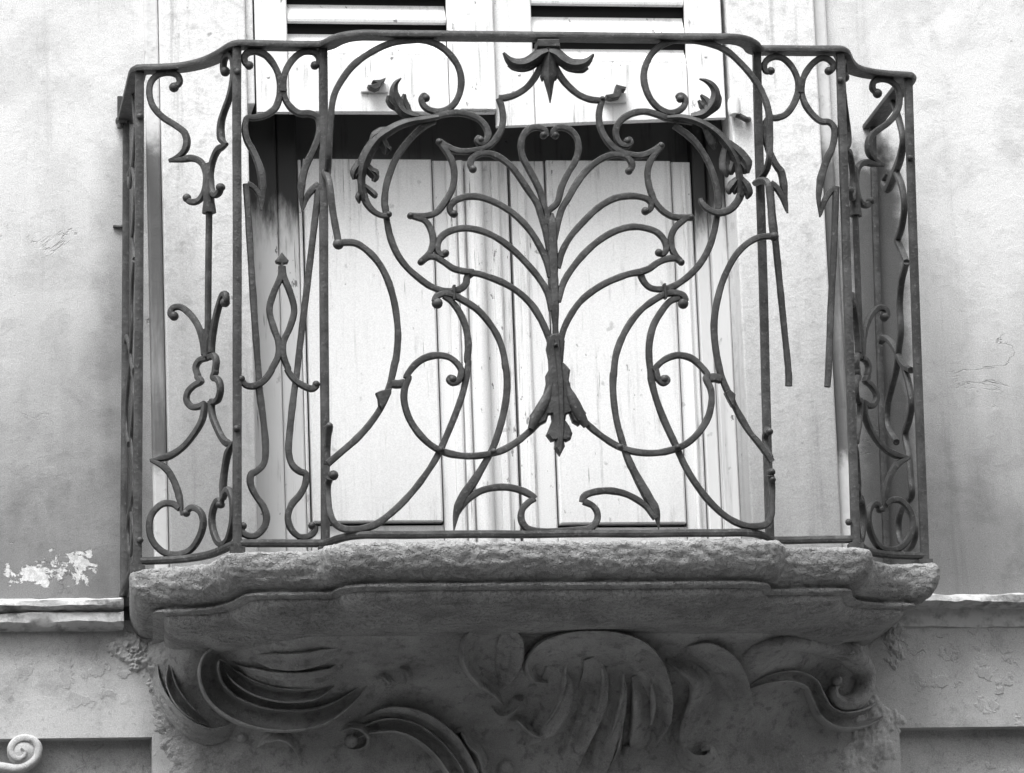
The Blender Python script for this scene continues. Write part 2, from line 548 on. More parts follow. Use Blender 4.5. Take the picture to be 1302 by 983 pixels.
# string course: moulded ledge either side of the balcony
def ledge(name, xa, xb, prof, seed):
    n = int(abs(xb-xa)/.012) if abs(xb-xa) < 2.2 else 200
    G = []
    for i, x in enumerate(np.linspace(xa, xb, n)):
        row = []
        for j, (d, z) in enumerate(prof):
            e = noise.fractal(Vector((x*9+seed, j*.9, 0)), 0.6, 2.0, 6)*.0055
            e2 = noise.noise(Vector((x*30+seed, j*1.7, 3)))*.002
            row.append((x, WALL-d-(e if d > 0 else 0), z+e2+e*.6))
        G.append(row)
    m = MB(); m.grid(G)
    return m.build(name, 'ledge_plaster', house, angle=35)
t = NT('ledge_plaster', 0.9)
n2 = t.noise(40, 6, 0.65)
v = t.mix(t.smooth(n2, 0.45, 0.7), 0.55, 0.33); v = t.mix(t.smooth(t.noise(16, 6, .68), 0.52, 0.66, 0, .75), v, 0.15)
t.grey(v); t.bump(n2, 0.005, 0.8)
PL = [(-.02, -.006), (.030, -.010), (.046, -.016), (.047, -.026), (.040, -.032), (.020, -.034), (.020, -.038), (.036, -.041), (.037, -.058), (.030, -.066), (.010, -.071), (-.02, -.074)]
PR = [(-.02, -.014), (.040, -.018), (.058, -.024), (.060, -.036), (.050, -.041), (.018, -.044), (.012, -.062), (.006, -.078), (-.02, -.084)]
ledge('string_course', -2.2, -.79, PL, 1.0)
ledge('string_course', -6, -2.2, PL, 1.0)
ledge('string_course', .77, 2.2, PR, 5.0)
ledge('string_course', 2.2, 6, PR, 5.0)

# volute that ends the frame of the left panel
m = MB()
P = catmull(px('0', [(-800, 976), (-300, 976), (-60, 976), (0, 976), (18, 978), (34, 974), (46, 964), (48, 950), (40, 941), (26, 940), (16, 947), (14, 957), (20, 965), (29, 964), (32, 957), (27, 952)]), 5)
m.tube([ony(u, v, WALL) for u, v in P], (0, -1, 0), np.linspace(.012, .006, len(P)), np.linspace(.010, .015, len(P)), 2.6)
c = ony(28, 957, WALL)
m.blob(c, (.030, 0, 0), (0, 0, .028), (0, -.0125, 0), 20, 9)
m.build('panel_volute', 'stucco_lower', house)

# ------------------------------------------------------------------ upper shutters (two hinged leaves with slats)
SY = 0.575                       # front face of the shutters
def wx(u, v, y=SY):
    return ony(u, v, y)[0]
def wz(u, v, y=SY):
    return ony(u, v, y)[2]

def shutter(label, x0, x1, xi0, xi1, zb0, zb1, zline, slats, y, strip=None):
    t = thing('window_shutter', label, 'shutter', ((x0+x1)/2, y, zb0), 'shutter leaves over the door')
    T = .015
    ZT = 2.20
    def board(name, poly, y0=y, thick=T, bev=.003):
        m = MB(); m.prism(poly, y0, y0+thick, .0025, .002)
        return m.build(name, 'shutter_paint', t, smooth=False)
    zb = lambda x: zb0+(zb1-zb0)*(x-x0)/(x1-x0)
    board('stile', [(x0, zb(x0)), (xi0, zb(xi0)), (xi0, ZT), (x0, ZT)])
    board('stile', [(xi1, zb(xi1)), (x1, zb(x1)), (x1, ZT), (xi1, ZT)])
    board('bottom_rail', [(xi0+.0015, zb(xi0)), (xi1-.0015, zb(xi1)), (xi1-.0015, zline), (xi0+.0015, zline)], y+.0015)
    board('top_rail', [(xi0+.0015, ZT-.10), (xi1-.0015, ZT-.10), (xi1-.0015, ZT), (xi0+.0015, ZT)], y+.0015)
    for (za, zc) in slats:                       # lower, upper edge of each slat's face
        m = MB()
        b = len(m.v)
        y0, y1 = y+.005, y+.026
        G = [(y0, za), (y0-.001, za+.006), (y1, zc), (y1+.009, zc-.004), (y0+.010, za-.002)]
        xs = (xi0+.002, xi1-.002)
        for x in xs:
            m.v.extend((x, q[0], q[1]) for q in G)
        n = len(G)
        for i in range(n):
            m.f.append((b+i, b+(i+1) % n, b+n+(i+1) % n, b+n+i))
        m.f.append(tuple(b+i for i in range(n))); m.f.append(tuple(b+n+i for i in range(n))[::-1])
        m.build('slat', 'shutter_paint', t, smooth=False)
    if strip:
        board('cover_strip', [(strip[0], zb(x1)+.004), (strip[1], zb(x1)+.004), (strip[1], ZT+.01), (strip[0], ZT+.01)], y-.012, .0115)
    # backing that closes the room side of the slats
    m = MB(); m.box(xi0-.02, xi1+.02, y+T+.012, y+T+.018, zline-.02, ZT-.05)
    m.build('inner_board', 'dark_interior', t, smooth=False)
    return t

lz = lambda v, u=466: wz(u, v)
sl = [(lz(70), lz(39.5)), (lz(27), lz(2))]
while sl[-1][1] < 2.05:
    a, b = sl[-1]; sl.append((a+.058, b+.058))
left_sh = shutter('white slatted shutter leaf with a wide cover strip on its closing edge', wx(326, 100), wx(629, 120), wx(365, 40), wx(569, 40),
                  wz(326, 142.5), wz(600, 143), lz(71), sl, SY, (wx(583, 100), wx(629, 100)))
rz = lambda v, u=773: wz(u, v)
sl = [(rz(79), rz(57.5)), (rz(46), rz(17)), (rz(3.5), rz(-26))]
while sl[-1][1] < 2.05:
    a, b = sl[-1]; sl.append((a+.062, b+.062))
right_sh = shutter('white slatted shutter leaf hung from the iron pintle, its bottom edge sagging', wx(630.5, 120), wx(922, 120), wx(676, 30), wx(872, 30),
                   wz(640, 160), wz(924, 149), rz(80), sl, SY+.004)

def plate_from_px(parent, name, mat, poly, y, depth, inset=.0015, rise=.001):
    m = MB()
    m.prism([(ony(u, v, y)[0], ony(u, v, y)[2]) for u, v in poly], y, y+depth, inset, rise)
    return m.build(name, mat, parent, smooth=False)
plate_from_px(left_sh, 'latch_plate', 'zinc_plate', px('X', [(98, 70), (275, 80), (275, 142), (98, 140)]), SY-.006, .004)
plate_from_px(left_sh, 'latch_hook', 'iron', px('X', [(145, 92), (175, 92), (205, 80), (172, 68), (180, 60), (225, 58), (262, 44), (258, 62), (235, 85), (225, 110), (195, 124), (155, 108)]), SY-.030, .022)
plate_from_px(right_sh, 'latch_plate', 'zinc_plate', px('Q', [(458, 425), (565, 425), (565, 470), (458, 472)]), SY-.003, .004)
plate_from_px(right_sh, 'latch_hook', 'iron', px('Q', [(472, 436), (508, 430), (520, 388), (566, 400), (562, 414), (546, 412), (535, 446), (500, 454), (476, 447)]), SY-.028, .022)
# bolt heads on the stiles
for sh, pts, yy in ((left_sh, [(595, 86), (610, 96), (341, 98)], SY), (right_sh, [(660, 95), (652, 116), (897, 72)], SY+.004)):
    for u, v in pts:
        p = ony(u, v, yy); m = MB(); m.blob(p, (.005, 0, 0), (0, 0, .005), (0, -.004, 0), 8, 5); m.build('bolt_head', 'shutter_paint', sh)

# hinge pintle by the right jamb
pin = thing('shutter_pintle', 'white painted hinge block with rusty pin on the right door jamb', 'hinge', tuple(ony(936, 140, WALL-.035)))
m = MB()
P = [ony(933, 126, WALL-.05), ony(934, 146, WALL-.05)]
m.tube(np.linspace(P[0], P[1], 6), (0, -1, 0), [.011, .0135, .0135, .0135, .013, .011], .015, 2.2)
m.build('hinge_block', 'shutter_paint', pin)
m = MB()
q = np.array([ony(936, 146, WALL-.05), ony(941, 148, WALL-.05), ony(949, 152, WALL-.05), ony(952, 152, WALL-.03)])
m.tube(catmull(q, 4), (0, -1, 0), .006, .006, 2.2); m.build('pin', 'iron', pin)

# ------------------------------------------------------------------ lower door leaves, set back in the opening
DY = 0.700
dx = lambda u, v=420, y=DY: ony(u, v, y)[0]
dz = lambda v, u=600, y=DY: ony(u, v, y)[2]
TOPZ = dz(205)
def board(parent, name, mat, x0, x1, z0, z1, y, thick, bev=.003):
    m = MB(); m.prism([(x0, z0), (x1, z0), (x1, z1), (x0, z1)], y, y+thick, bev, bev*.8)
    return m.build(name, mat, parent, smooth=False)

frame = thing('door_frame', 'dark-topped wooden frame boards inside the door opening below the shutters', 'door frame', (0, DY, -.04))
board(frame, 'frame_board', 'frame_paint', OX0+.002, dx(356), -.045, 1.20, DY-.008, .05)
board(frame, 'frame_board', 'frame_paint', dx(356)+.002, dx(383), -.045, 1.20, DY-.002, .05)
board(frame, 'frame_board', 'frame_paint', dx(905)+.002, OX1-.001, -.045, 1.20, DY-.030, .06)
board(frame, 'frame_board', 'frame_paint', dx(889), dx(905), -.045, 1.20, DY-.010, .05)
m = MB()
m.box(OX0, OX1, DY+.04, DY+.058, TOPZ-.03, 1.3); m.build('transom_board', 'dark_board', frame, smooth=False)

def leaf(label, xa, xb, pa, pb, zp0, extra):
    t = thing('door_leaf', label, 'door', ((xa+xb)/2, DY, -.04), 'door leaves in the lower opening')
    board(t, 'stile', 'door_paint', xa, pa-.0015, -.04, TOPZ, DY, .04)
    board(t, 'stile', 'door_paint', pb+.0015, xb, -.04, TOPZ, DY, .04)
    board(t, 'bottom_rail', 'door_paint', pa, pb, -.04, zp0-.004, DY+.002, .04)
    board(t, 'panel', 'door_paint', pa+.0028, pb-.0028, zp0+.003, TOPZ, DY-.010, .03, .004)
    for x0, x1, y in extra:
        board(t, 'moulding', 'door_paint', x0, x1, -.04, TOPZ-.004, y, DY-y+.001, .004)
    return t
ll = leaf('white door leaf with round bead along its closing edge', dx(383)+.002, dx(652), dx(389), dx(556), dz(666, 470),
          [(dx(573), dx(584), DY-.012), (dx(586), dx(594), DY-.018)])
m = MB()
xs = dx(608)
m.tube([(xs, DY-.012, z) for z in np.linspace(-.04, TOPZ-.01, 6)], (0, -1, 0), .019, .020, 2.0, 14)
m.build('bead', 'door_paint', ll)
board(ll, 'moulding', 'door_paint', dx(630), dx(640), -.04, TOPZ-.004, DY-.010, .011, .003)
rl = leaf('white door leaf with flaking lower rail, beside the right jamb', dx(656), dx(887), dx(700), dx(862), dz(668, 790),
          [(dx(664), dx(674), DY-.008), (dx(874), dx(880), DY-.008)])

# door sill
m = MB(); m.box(OX0, OX1, .60, .78, -.048, -.041); o = m.build('door_sill', 'slab_stone', house, smooth=False)

# ------------------------------------------------------------------ balcony slab: moulded stone following the plan of the railing
def slab_plan():
    h = [(.0, -.052), (.10, -.052), (.20, -.052), (.30, -.052), (.37, -.051), (.41, -.046), (.437, -.030), (.450, -.004), (.455, .022), (.470, .032), (.50, .034), (.56, .034), (.605, .034),
         (.628, .042), (.640, .075), (.652, .120), (.675, .165), (.71, .190), (.75, .201), (.79, .203), (.812, .206), (.822, .222), (.822, .30), (.822, .40), (.822, .50), (.822, .63)]
    q = catmull(h, 9)
    ql = q.copy()
    ql[:, 0] = np.where(ql[:, 0] > .7, .7+(ql[:, 0]-.7)*.84, ql[:, 0])          # the left end is a little shorter
    ql[:, 0] -= np.clip((ql[:, 1]-.22)/.4, 0, 1)*.028
    q[:, 0] = np.where(q[:, 0] > .7, .7+(q[:, 0]-.7)*.90, q[:, 0])
    full = np.vstack([ql[::-1]*[-1, 1], q[1:]])
    d = np.r_[0, np.cumsum(np.linalg.norm(np.diff(full, axis=0), axis=1))]
    s = np.linspace(0, d[-1], 640)
    return np.stack([np.interp(s, d, full[:, 0]), np.interp(s, d, full[:, 1])], 1)
SP = slab_plan()
def torus(c0, z0, r, a0, a1, n, sq=1.0):
    return [(c0-math.cos(a)*r*sq, z0+math.sin(a)*r) for a in np.linspace(a0, a1, n)]
prof = [(.10, -.020), (.06, -.0205), (.04, -.021)]
prof += [(.016-.016*math.cos(a), -.034+.0135*math.sin(a)) for a in np.linspace(math.radians(85), 0, 8)]
prof += [(.046-.046*math.cos(a), -.034-.058*math.sin(a)) for a in np.linspace(.06, math.radians(84), 18)]
prof += [(.044, -.0935), (.045, -.096), (.036, -.0985), (.035, -.103), (.039, -.1065), (.047, -.109)]
prof += [(.050+.070*(1-math.cos(a)), -.109-.030*math.sin(a)) for a in np.linspace(0, math.pi/2, 12)]
prof += [(.14, -.143), (.16, -.150), (.20, -.152), (.30, -.152), (.50, -.152)]
m = MB()
G = []
for i, (x, y) in enumerate(SP):
    row = []
    kx = abs(x)/.822
    for j, (d, z) in enumerate(prof):
        dd = max(0, d-.028); X = x*(1-(d+min(dd, .012)*2.0)/.86)
        Y = WALL+.03-(WALL+.03-y)*(1-d/.68)
        p = Vector((X, Y, z))
        amp = 1.0 if z > -.094 else .5
        e = noise.fractal(Vector((X*34, Y*44, z*80)), 0.8, 2.0, 7)*.0030*amp
        wear = noise.noise(Vector((X*11, Y*11, 1.5)))
        e -= max(0, wear-.25)*.012*amp
        e += noise.noise(Vector((X*5, Y*5, z*9+4)))*.0035
        e += abs(noise.noise(Vector((X*60, Y*60, z*120))))*-.003*amp
        nz = 1.0 if j < 8 else (0.0 if j < 20 else -.4)
        row.append((X*(1+e*.5), Y-e*(1-abs(nz)*.5), z+e*nz))
    G.append(row)
m.grid(G)
# top face
b = len(m.v)
slab = thing('balcony_slab', 'weathered stone balcony slab with rounded moulded edge carrying the iron railing', 'balcony', (0, .3, -.19))
edge = m.build('moulded_edge', 'slab_stone', slab, angle=60)
m = MB()
top = [(g[0][0], g[0][1]) for g in G]
n = len(top)
m.v = [(x, min(y, WALL+.02), -.0205) for x, y in top]+[(x*.999, WALL+.02, -.0205) for x, y in top]
for i in range(n-1):
    m.f.append((i, i+1, n+i+1, n+i))
m.build('floor', 'slab_stone', slab, smooth=False)

# ------------------------------------------------------------------ carved bracket below the slab
def sst(x, a, b):
    t = min(1, max(0, (x-a)/(b-a))); return t*t*(3-2*t)
def outd(x, z):
    """how far the bracket stands out of the wall"""
    t = min(1, max(0, (-.13-z)/.36))
    o = .022+(.40-.25*sst(abs(x), .44, .66))*(1-t)**(2.8+1.0*sst(abs(x), .40, .65))
    side = .765-.05*sst(-z, .2, .6)
    e = sst(side-abs(x-.005), 0.0, .10)
    low = sst(z, -.80, -.56)
    return (o*e+.012*e)*low-.015-.07*(1-sst(e, 0, .10))
def rough(x, z):
    r = noise.fractal(Vector((x*14, z*14, 2)), .8, 2, 5)*.006
    w = sst(abs(x), .66, .74)*sst(z, -.5, -.3)
    r += w*noise.fractal(Vector((x*34, z*34, 7)), .7, 2, 5)*.014
    return r
br = thing('carved_bracket', 'carved stone bracket of scrolls and shell leaves under the balcony slab', 'bracket', (0, WALL, -.72))
m = MB()
m.grid([[(x, WALL-outd(x, z)-rough(x, z), z) for z in np.linspace(-.80, -.12, 150)] for x in np.linspace(-.83, .83, 330)])
m.build('bracket_body', 'bracket_stone', br)

def onS(u, v, lift=0.0):
    y = .45
    for _ in range(40):
        p = ony(u, v, y)
        y += .5*((WALL-outd(p[0], p[2])-lift)-y)
    return ony(u, v, y)
def normS(p):
    e = .004
    gx = (outd(p[0]+e, p[2])-outd(p[0]-e, p[2]))/(2*e)
    gz = (outd(p[0], p[2]+e)-outd(p[0], p[2]-e))/(2*e)
    n = np.array([-gx, -1.0, -gz]); return n/np.linalg.norm(n)
BAND = [(-1.04, -2.6), (-1.05, .2), (-1.05, .80), (-.98, .98), (-.84, 1.0), (-.76, .86), (-.70, .45), (-.4, .18), (0, .10), (.4, .18), (.70, .45), (.76, .86), (.84, 1.0), (.98, .98), (1.05, .80), (1.05, .2), (1.04, -2.6)]
ROLL_ = [(math.cos(a)*1.05, math.sin(a)*1.0-.12) for a in np.linspace(math.pi*1.06, -math.pi*.06, 11)]
LEAFP = [(-1.06, -1.6), (-.95, .0), (-.7, .10), (-.45, .16), (-.38, .30), (-.1, .36), (.15, .42), (.22, .60), (.5, .74), (.75, .95), (.90, 1.0), (1.02, .92), (1.04, .5), (.98, .1), (.96, -2.6)]
def stroke(m, pts, w, h, prof=BAND, n=6, lift=0.0):
    """raised band on the bracket; w half width and h height in metres (lists along the stroke)"""
    q = catmull(pts, n)
    P = np.array([onS(u, v, lift) for u, v in q]); N = np.array([normS(p)*.22+np.array((0, -1.0, 0)) for p in P]); N /= np.linalg.norm(N, axis=1, keepdims=True)
    k = len(P); s = np.linspace(0, 1, k)
    w = np.interp(s, np.linspace(0, 1, len(np.atleast_1d(w))), np.atleast_1d(w))
    h = 1.4*np.interp(s, np.linspace(0, 1, len(np.atleast_1d(h))), np.atleast_1d(h))
    h = np.maximum(h, .010*np.minimum(1, np.minimum(s, 1-s)*14))
    T = np.gradient(P, axis=0); T /= np.linalg.norm(T, axis=1, keepdims=True)
    B = np.cross(T, N); B /= np.linalg.norm(B, axis=1, keepdims=True)
    G = []
    for i in range(k):
        row = []
        for a, c in prof:
            p = P[i]+B[i]*w[i]*a+N[i]*(h[i]*c)
            p = p+N[i]*noise.fractal(Vector(p*40), .7, 2, 5)*.0030
            row.append(tuple(p))
        G.append(row)
    b = m.grid(G)
    m.f.append(tuple(b+j for j in range(len(prof)))); m.f.append(tuple(b+(k-1)*len(prof)+j for j in range(len(prof))))
def bblob(m, u, v, rx, rz, h):
    p = onS(u, v); n = normS(p)
    ax = np.cross((0, 0, 1.0), n); ax /= np.linalg.norm(ax); az = np.cross(n, ax)
    m.blob(p, np.array((rx, 0, 0)), np.array((0, 0, rz)), np.array((0, -h*1.3, 0)), 14, 9)
def carve(name, *strokes):
    m = MB()
    for s in strokes:
        if s[0] == 'b':
            bblob(m, *s[1:])
        else:
            stroke(m, *s)
    return m.build(name, 'bracket_stone', br, angle=70)

carve('scroll', (px('T', [(480, 345), (430, 312), (385, 340), (368, 410), (395, 510), (465, 590), (570, 645), (700, 678), (850, 680), (980, 655), (1080, 605), (1170, 540), (1235, 480)]),
                 [.006, .016, .021, .023, .023, .022, .019, .012, .005], [.0, .034, .046, .048, .046, .044, .036, .02, .0]))
carve('inner_scroll', (px('T', [(450, 360), (510, 430), (600, 492), (720, 532), (840, 543), (960, 528), (1060, 480)]), [.004, .012, .014, .014, .012, .004], [.0, .03, .036, .036, .028, .0]))
carve('inner_scroll', (px('T', [(500, 350), (590, 420), (700, 458), (800, 470), (920, 462), (1030, 430), (1095, 370)]), [.004, -.016, -.020, -.020, -.018, -.006], [.0, .034, .04, .038, .03, .0], LEAFP))
carve('inner_scroll', (px('T', [(600, 325), (720, 350), (850, 355), (1000, 325), (1100, 280)]), [-.004, -.016, -.018, -.016, -.004], [.0, .026, .03, .026, .0], LEAFP))
carve('side_scroll', (px('T', [(80, 360), (88, 470), (128, 580), (200, 675), (290, 748), (380, 775), (460, 748), (525, 680)]), [-.003, -.010, -.013, -.014, -.015, -.014, -.004], [.0, .036, .042, .04, .034, .024, .0], LEAFP),
      (px('T', [(155, 370), (168, 480), (218, 585), (290, 665), (370, 700)]), [.003, .010, .012, .010, .003], [.0, .034, .04, .034, .0]))
carve('pearl', ('b', 180+555*.2304, 760+775*.2304, .012, .010, .016))
carve('crest_leaf', (px('T', [(630, 825), (690, 768), (780, 752), (845, 800), (875, 890)]), [.003, .014, .016, .012, .002], [.0, .022, .026, .020, .0], LEAFP))
carve('volute', ('b', 180+1160*.2304, 760+790*.2304, .014, .014, .020),
      (px('T', [(1090, 735), (1150, 700), (1220, 710), (1268, 770), (1250, 835), (1180, 860), (1120, 830)]), [.003, .010, .012, .011, .009, .003], [.0, .024, .028, .026, .02, .0], LEAFP))
carve('lower_scroll', (px('U', [(-20, 740), (60, 690), (180, 662), (290, 682), (385, 738), (460, 808), (520, 890), (560, 960), (590, 1040)]), [.004, .013, .015, .015, .015, .014], [.0, .032, .038, .038, .036, .03]),
      (px('U', [(20, 640), (130, 605), (200, 600), (320, 622), (440, 690), (530, 780), (590, 880), (630, 960), (650, 1030)]), [-.003, -.014, -.018, -.018, -.018, -.014], [.0, .030, .04, .04, .038, .03], LEAFP))
carve('curled_leaf', (px('U', [(540, 700), (590, 685), (640, 750), (690, 800), (718, 870), (725, 950), (700, 1030)]), [.003, .011, .015, .015, .014, .010], [.0, .028, .034, .034, .03, .02], LEAFP),
      (px('U', [(600, 760), (640, 830), (650, 900), (640, 980)]), [-.003, -.010, -.012, -.008], [.0, .022, .026, .02], LEAFP))
carve('pod_leaf', (px('U', [(840, 120), (850, 200), (845, 300), (820, 400), (800, 470)]), [-.010, -.024, -.026, -.018, -.006], [.0, .034, .04, .03, .0], LEAFP), (px('U', [(690, 110), (640, 190), (640, 300), (700, 400), (780, 470), (830, 545)]), [.004, .018, .022, .018, .012, .003], [.0, .034, .04, .032, .02, .0], LEAFP),
      (px('U', [(760, 550), (805, 592), (860, 565), (885, 515), (935, 505), (960, 560)]), [.003, .009, .010, .009, .003], [.0, .020, .022, .018, .0], LEAFP))
carve('leaf_blade', (px('V', [(235, 330), (230, 440), (200, 560), (140, 680), (60, 770)]), [-.016, -.034, -.038, -.030, -.006], [.0, .030, .04, .034, .0], LEAFP))
carve('leaf_blade', (px('V', [(440, 290), (450, 400), (420, 540), (360, 680), (320, 800), (300, 930)]), [-.014, -.026, -.032, -.032, -.028, -.018], [.0, .022, .034, .034, .03, .01], LEAFP))
carve('leaf_blade', (px('V', [(560, 330), (560, 460), (530, 600), (490, 740), (470, 860), (480, 960)]), [-.014, -.024, -.030, -.030, -.026, -.012], [.0, .022, .032, .034, .03, .01], LEAFP))
carve('leaf_blade', (px('V', [(700, 380), (725, 500), (725, 620), (700, 740), (660, 830)]), [.014, .026, .028, .024, .006], [.0, .030, .04, .036, .0], LEAFP))
carve('shell_hood', (px('V', [(215, 415), (130, 392), (105, 320), (165, 242), (290, 200), (420, 192), (560, 208), (675, 258), (750, 340), (795, 450), (815, 570), (805, 690), (755, 810)]),
                     [-.005, -.014, -.018, -.020, -.021, -.023, -.024, -.022, -.018, -.005], [.0, .036, .048, .054, .056, .056, .05, .044, .034, .0], LEAFP))
carve('leaf_lobe', (px('V', [(605, 560), (603, 680), (588, 790), (550, 890)]), [.002, .008, .009, .002], [.0, .044, .042, .0], LEAFP), ('b', 650+632*.2304, 770+800*.2304, .009, .012, .020))
carve('leaf_lobe', (px('V', [(850, 560), (862, 660), (870, 770)]), [.003, .015, .003], [.0, .026, .0], LEAFP), (px('V', [(960, 540), (920, 660), (880, 790)]), [-.002, -.010, -.002], [.0, .032, .0], LEAFP))
carve('second_leaf', (px('V', [(860, 290), (960, 320), (1050, 390), (1060, 500), (1010, 610), (970, 720), (975, 820)]), [.008, .024, .030, .032, .028, .022, .010], [.0, .028, .038, .04, .036, .03, .014], LEAFP))
carve('second_hood', (px('V', [(930, 245), (1060, 252), (1155, 318), (1215, 420), (1265, 520), (1340, 600)]), [-.004, -.018, -.022, -.022, -.018, -.003], [.0, .036, .046, .046, .036, .0], LEAFP))
carve('leaf_volute', (px('V', [(925, 720), (935, 815), (985, 868), (1060, 874), (1110, 832), (1092, 782), (1045, 795)]), [-.003, -.012, -.015, -.015, -.012, -.004], [.0, .028, .034, .032, .028, .01], LEAFP))
carve('volute_scroll', (px('W', [(800, 445), (770, 470), (775, 520), (825, 548), (890, 525), (930, 450), (928, 360), (885, 285), (795, 238), (670, 208), (520, 198), (370, 222), (270, 270)]),
                       [.006, .011, .016, .019, .021, .022, .022, .021, .018, .014, .004], [.016, .036, .046, .050, .050, .048, .044, .038, .030, .020, .0], ROLL_),
      ('b', 880+790*.2304, 770+425*.2304, .010, .011, .036))
carve('outer_scroll', (px('W', [(300, 455), (420, 405), (530, 392), (630, 430), (670, 515), (715, 600), (800, 645), (910, 635), (1015, 580), (1090, 485), (1115, 390), (1085, 300)]),
                      [.003, .009, .012, .014, .015, .017, .018, .018, .016, .013, .003], [.0, .018, .024, .028, .034, .038, .04, .04, .038, .03, .0]))
for q_, l_ in ((px('V', [(300, 330), (290, 430), (255, 550), (190, 660)]), .035), (px('V', [(500, 320), (505, 430), (480, 560), (430, 690), (390, 820)]), .034),
               (px('V', [(620, 380), (610, 490), (580, 620), (545, 740)]), .034), (px('V', [(770, 420), (785, 540), (770, 660)]), .040), (px('V', [(980, 390), (1000, 480), (970, 600), (935, 700)]), .034)):
    m = MB(); stroke(m, q_, [.002, .005, .005, .002], [.004, .012, .012, .004], ROLL_, 6, l_*1.1); m.build('leaf_vein', 'bracket_stone', br, angle=70)
carve('pearl', ('b', 450+835*.2304, 770+900*.2304, .018, .016, .030))
carve('small_curl', (px('U', [(120, 400), (170, 385), (205, 420), (190, 475)]), [.003, .009, .010, .003], [.0, .022, .024, .0], LEAFP), (px('U', [(255, 340), (295, 350), (310, 395), (290, 440)]), [.003, .008, .009, .003], [.0, .020, .022, .0], LEAFP))
carve('small_curl', (px('U', [(850, 640), (900, 620), (960, 670), (1010, 700), (1060, 650), (1110, 600)]), [.003, .010, .012, .010, .003], [.0, .024, .028, .022, .0], LEAFP))
# broken mortar at the two ends of the bracket, lumps of it
def crumble(cx, cz, rx, rz, tilt):
    mm = MB(); G = []
    for x in np.linspace(cx-rx*1.4, cx+rx*1.4, 90):
        row = []
        for z in np.linspace(cz-rz*1.4, cz+rz*1.4, 90):
            u = (x-cx)/rx; v = (z-cz-tilt*(x-cx))/rz
            f = noise.fractal(Vector((x*22, z*22, 3.3)), .75, 2.1, 6)
            mk = 1-math.hypot(u, v)+f*.55
            hgt = -.006+min(1, max(0, mk*2.2))*.012+max(0, mk)*(abs(noise.fractal(Vector((x*48, z*48, 9)), .8, 2, 5))*.012)
            row.append((x, min(WALL, WALL-outd(x, z)-rough(x, z))-hgt, z))
        G.append(row)
    b0 = mm.grid(G)
    low = [WALL-q[1] for g_ in G for q in g_]
    mm.f = [f_ for f_ in mm.f if max(low[i-b0] for i in f_) > .001]
    return mm.build('broken_mortar', 'stucco_lower', br, angle=70)
crumble(-.765, -.115, .060, .055, -.4)
crumble(.735, -.335, .085, .095, .8)
crumble(.80, -.105, .030, .060, .3)

# ------------------------------------------------------------------ wrought iron railing
RX = (0, 0, 0)
rail = thing('balcony_railing', 'dark wrought iron balcony railing with scrolls, palmette fan and acanthus leaves', 'railing', (0, .2, -.035))
PYA = 0.075                    # depth of the flanking straight panels (front centre panel is y = 0)
BW_, BD_ = .0066, .0066        # half width / half depth of the scroll bars

def lean(x, z):
    return x+LEAN*z

# plan of the rail, right half at z=0
HALF = [(.0, .0), (.12, .0), (.24, .0), (.33, .0), (.372, .002), (.398, .014), (.416, .036), (.428, .062), (.440, .073), (.47, .074), (.53, .073), (.592, .072)]
CONC = [(.603, .072), (.611, .084), (.622, .113), (.634, .145), (.652, .180), (.675, .207), (.705, .226), (.74, .236), (.785, .243)]
def rail_path():
    a = catmull(HALF, 6)
    b = catmull(CONC, 6)
    e = np.array([(.786, .247), (.788, .27), (.788, .40), (.788, .60)])
    h = np.vstack([a, b, e])
    return np.vstack([h[::-1]*[-1, 1], h[1:]])
RP = rail_path()
def flat_rail(name, z, hw, hh, round_top):
    P = np.array([(lean(x, z), y, z) for x, y in RP])
    m = MB()
    T = np.gradient(P, axis=0); T /= np.linalg.norm(T, axis=1, keepdims=True)
    B = np.stack([T[:, 1], -T[:, 0], np.zeros(len(T))], 1)
    if round_top:
        sec = [(-1, -1), (1, -1), (1.08, -.3), (1.0, .35), (.7, .85), (.25, 1.0), (-.25, 1.0), (-.7, .85), (-1.0, .35), (-1.08, -.3)]
    else:
        sec = [(math.copysign(abs(math.cos(a))**.7, math.cos(a)), math.copysign(abs(math.sin(a))**.7, math.sin(a))) for a in np.linspace(0, 2*math.pi, 10, endpoint=False)]
    G = []
    for i in range(len(P)):
        w = noise.noise(Vector((P[i][0]*9, P[i][1]*9, z*3)))*.0012
        G.append([tuple(P[i]+B[i]*(hw*a)+np.array((0, 0, hh*c+w))) for a, c in sec])
    k = len(sec)
    b = m.grid([[g[j % k] for j in range(k+1)] for g in G])
    return m.build(name, 'iron', rail, angle=40)
flat_rail('top_rail', 1.0, .017, .0075, True)
flat_rail('bottom_rail', 0.0, .0085, .0075, False)

def post(x, y, ztop, hw=.0088):
    m = MB()
    zs = np.linspace(-.026, ztop, 14)
    P = np.array([(lean(x, z)+noise.noise(Vector((x*7, z*3, 1)))*.0012, y+noise.noise(Vector((x*7, z*3, 9)))*.0012, z) for z in zs])
    m.tube(P, (0, -1, 0), hw, hw, 5, 12)
    m.box(lean(x, 0)-.014, lean(x, 0)+.014, y-.013, y+.013, -.026, -.008)
    return m.build('post', 'iron', rail, angle=35)
posts = {}
for x, y in ((-.785, .243), (-.606, .072), (-.436, .075), (.436, .075), (.606, .072), (.785, .243)):
    posts[x] = post(x, y, .995)
for s in (-1, 1):
    post(s*.788, .585, .995, .007)
def knob(u, v, y, r=.007, name='rivet', d=1.0):
    m = MB(); p = ony(u, v, y-.009)
    m.blob(p, (r, 0, 0), (0, 0, r), (0, -r*d, 0), 10, 6)
    return m.build(name, 'iron', rail)
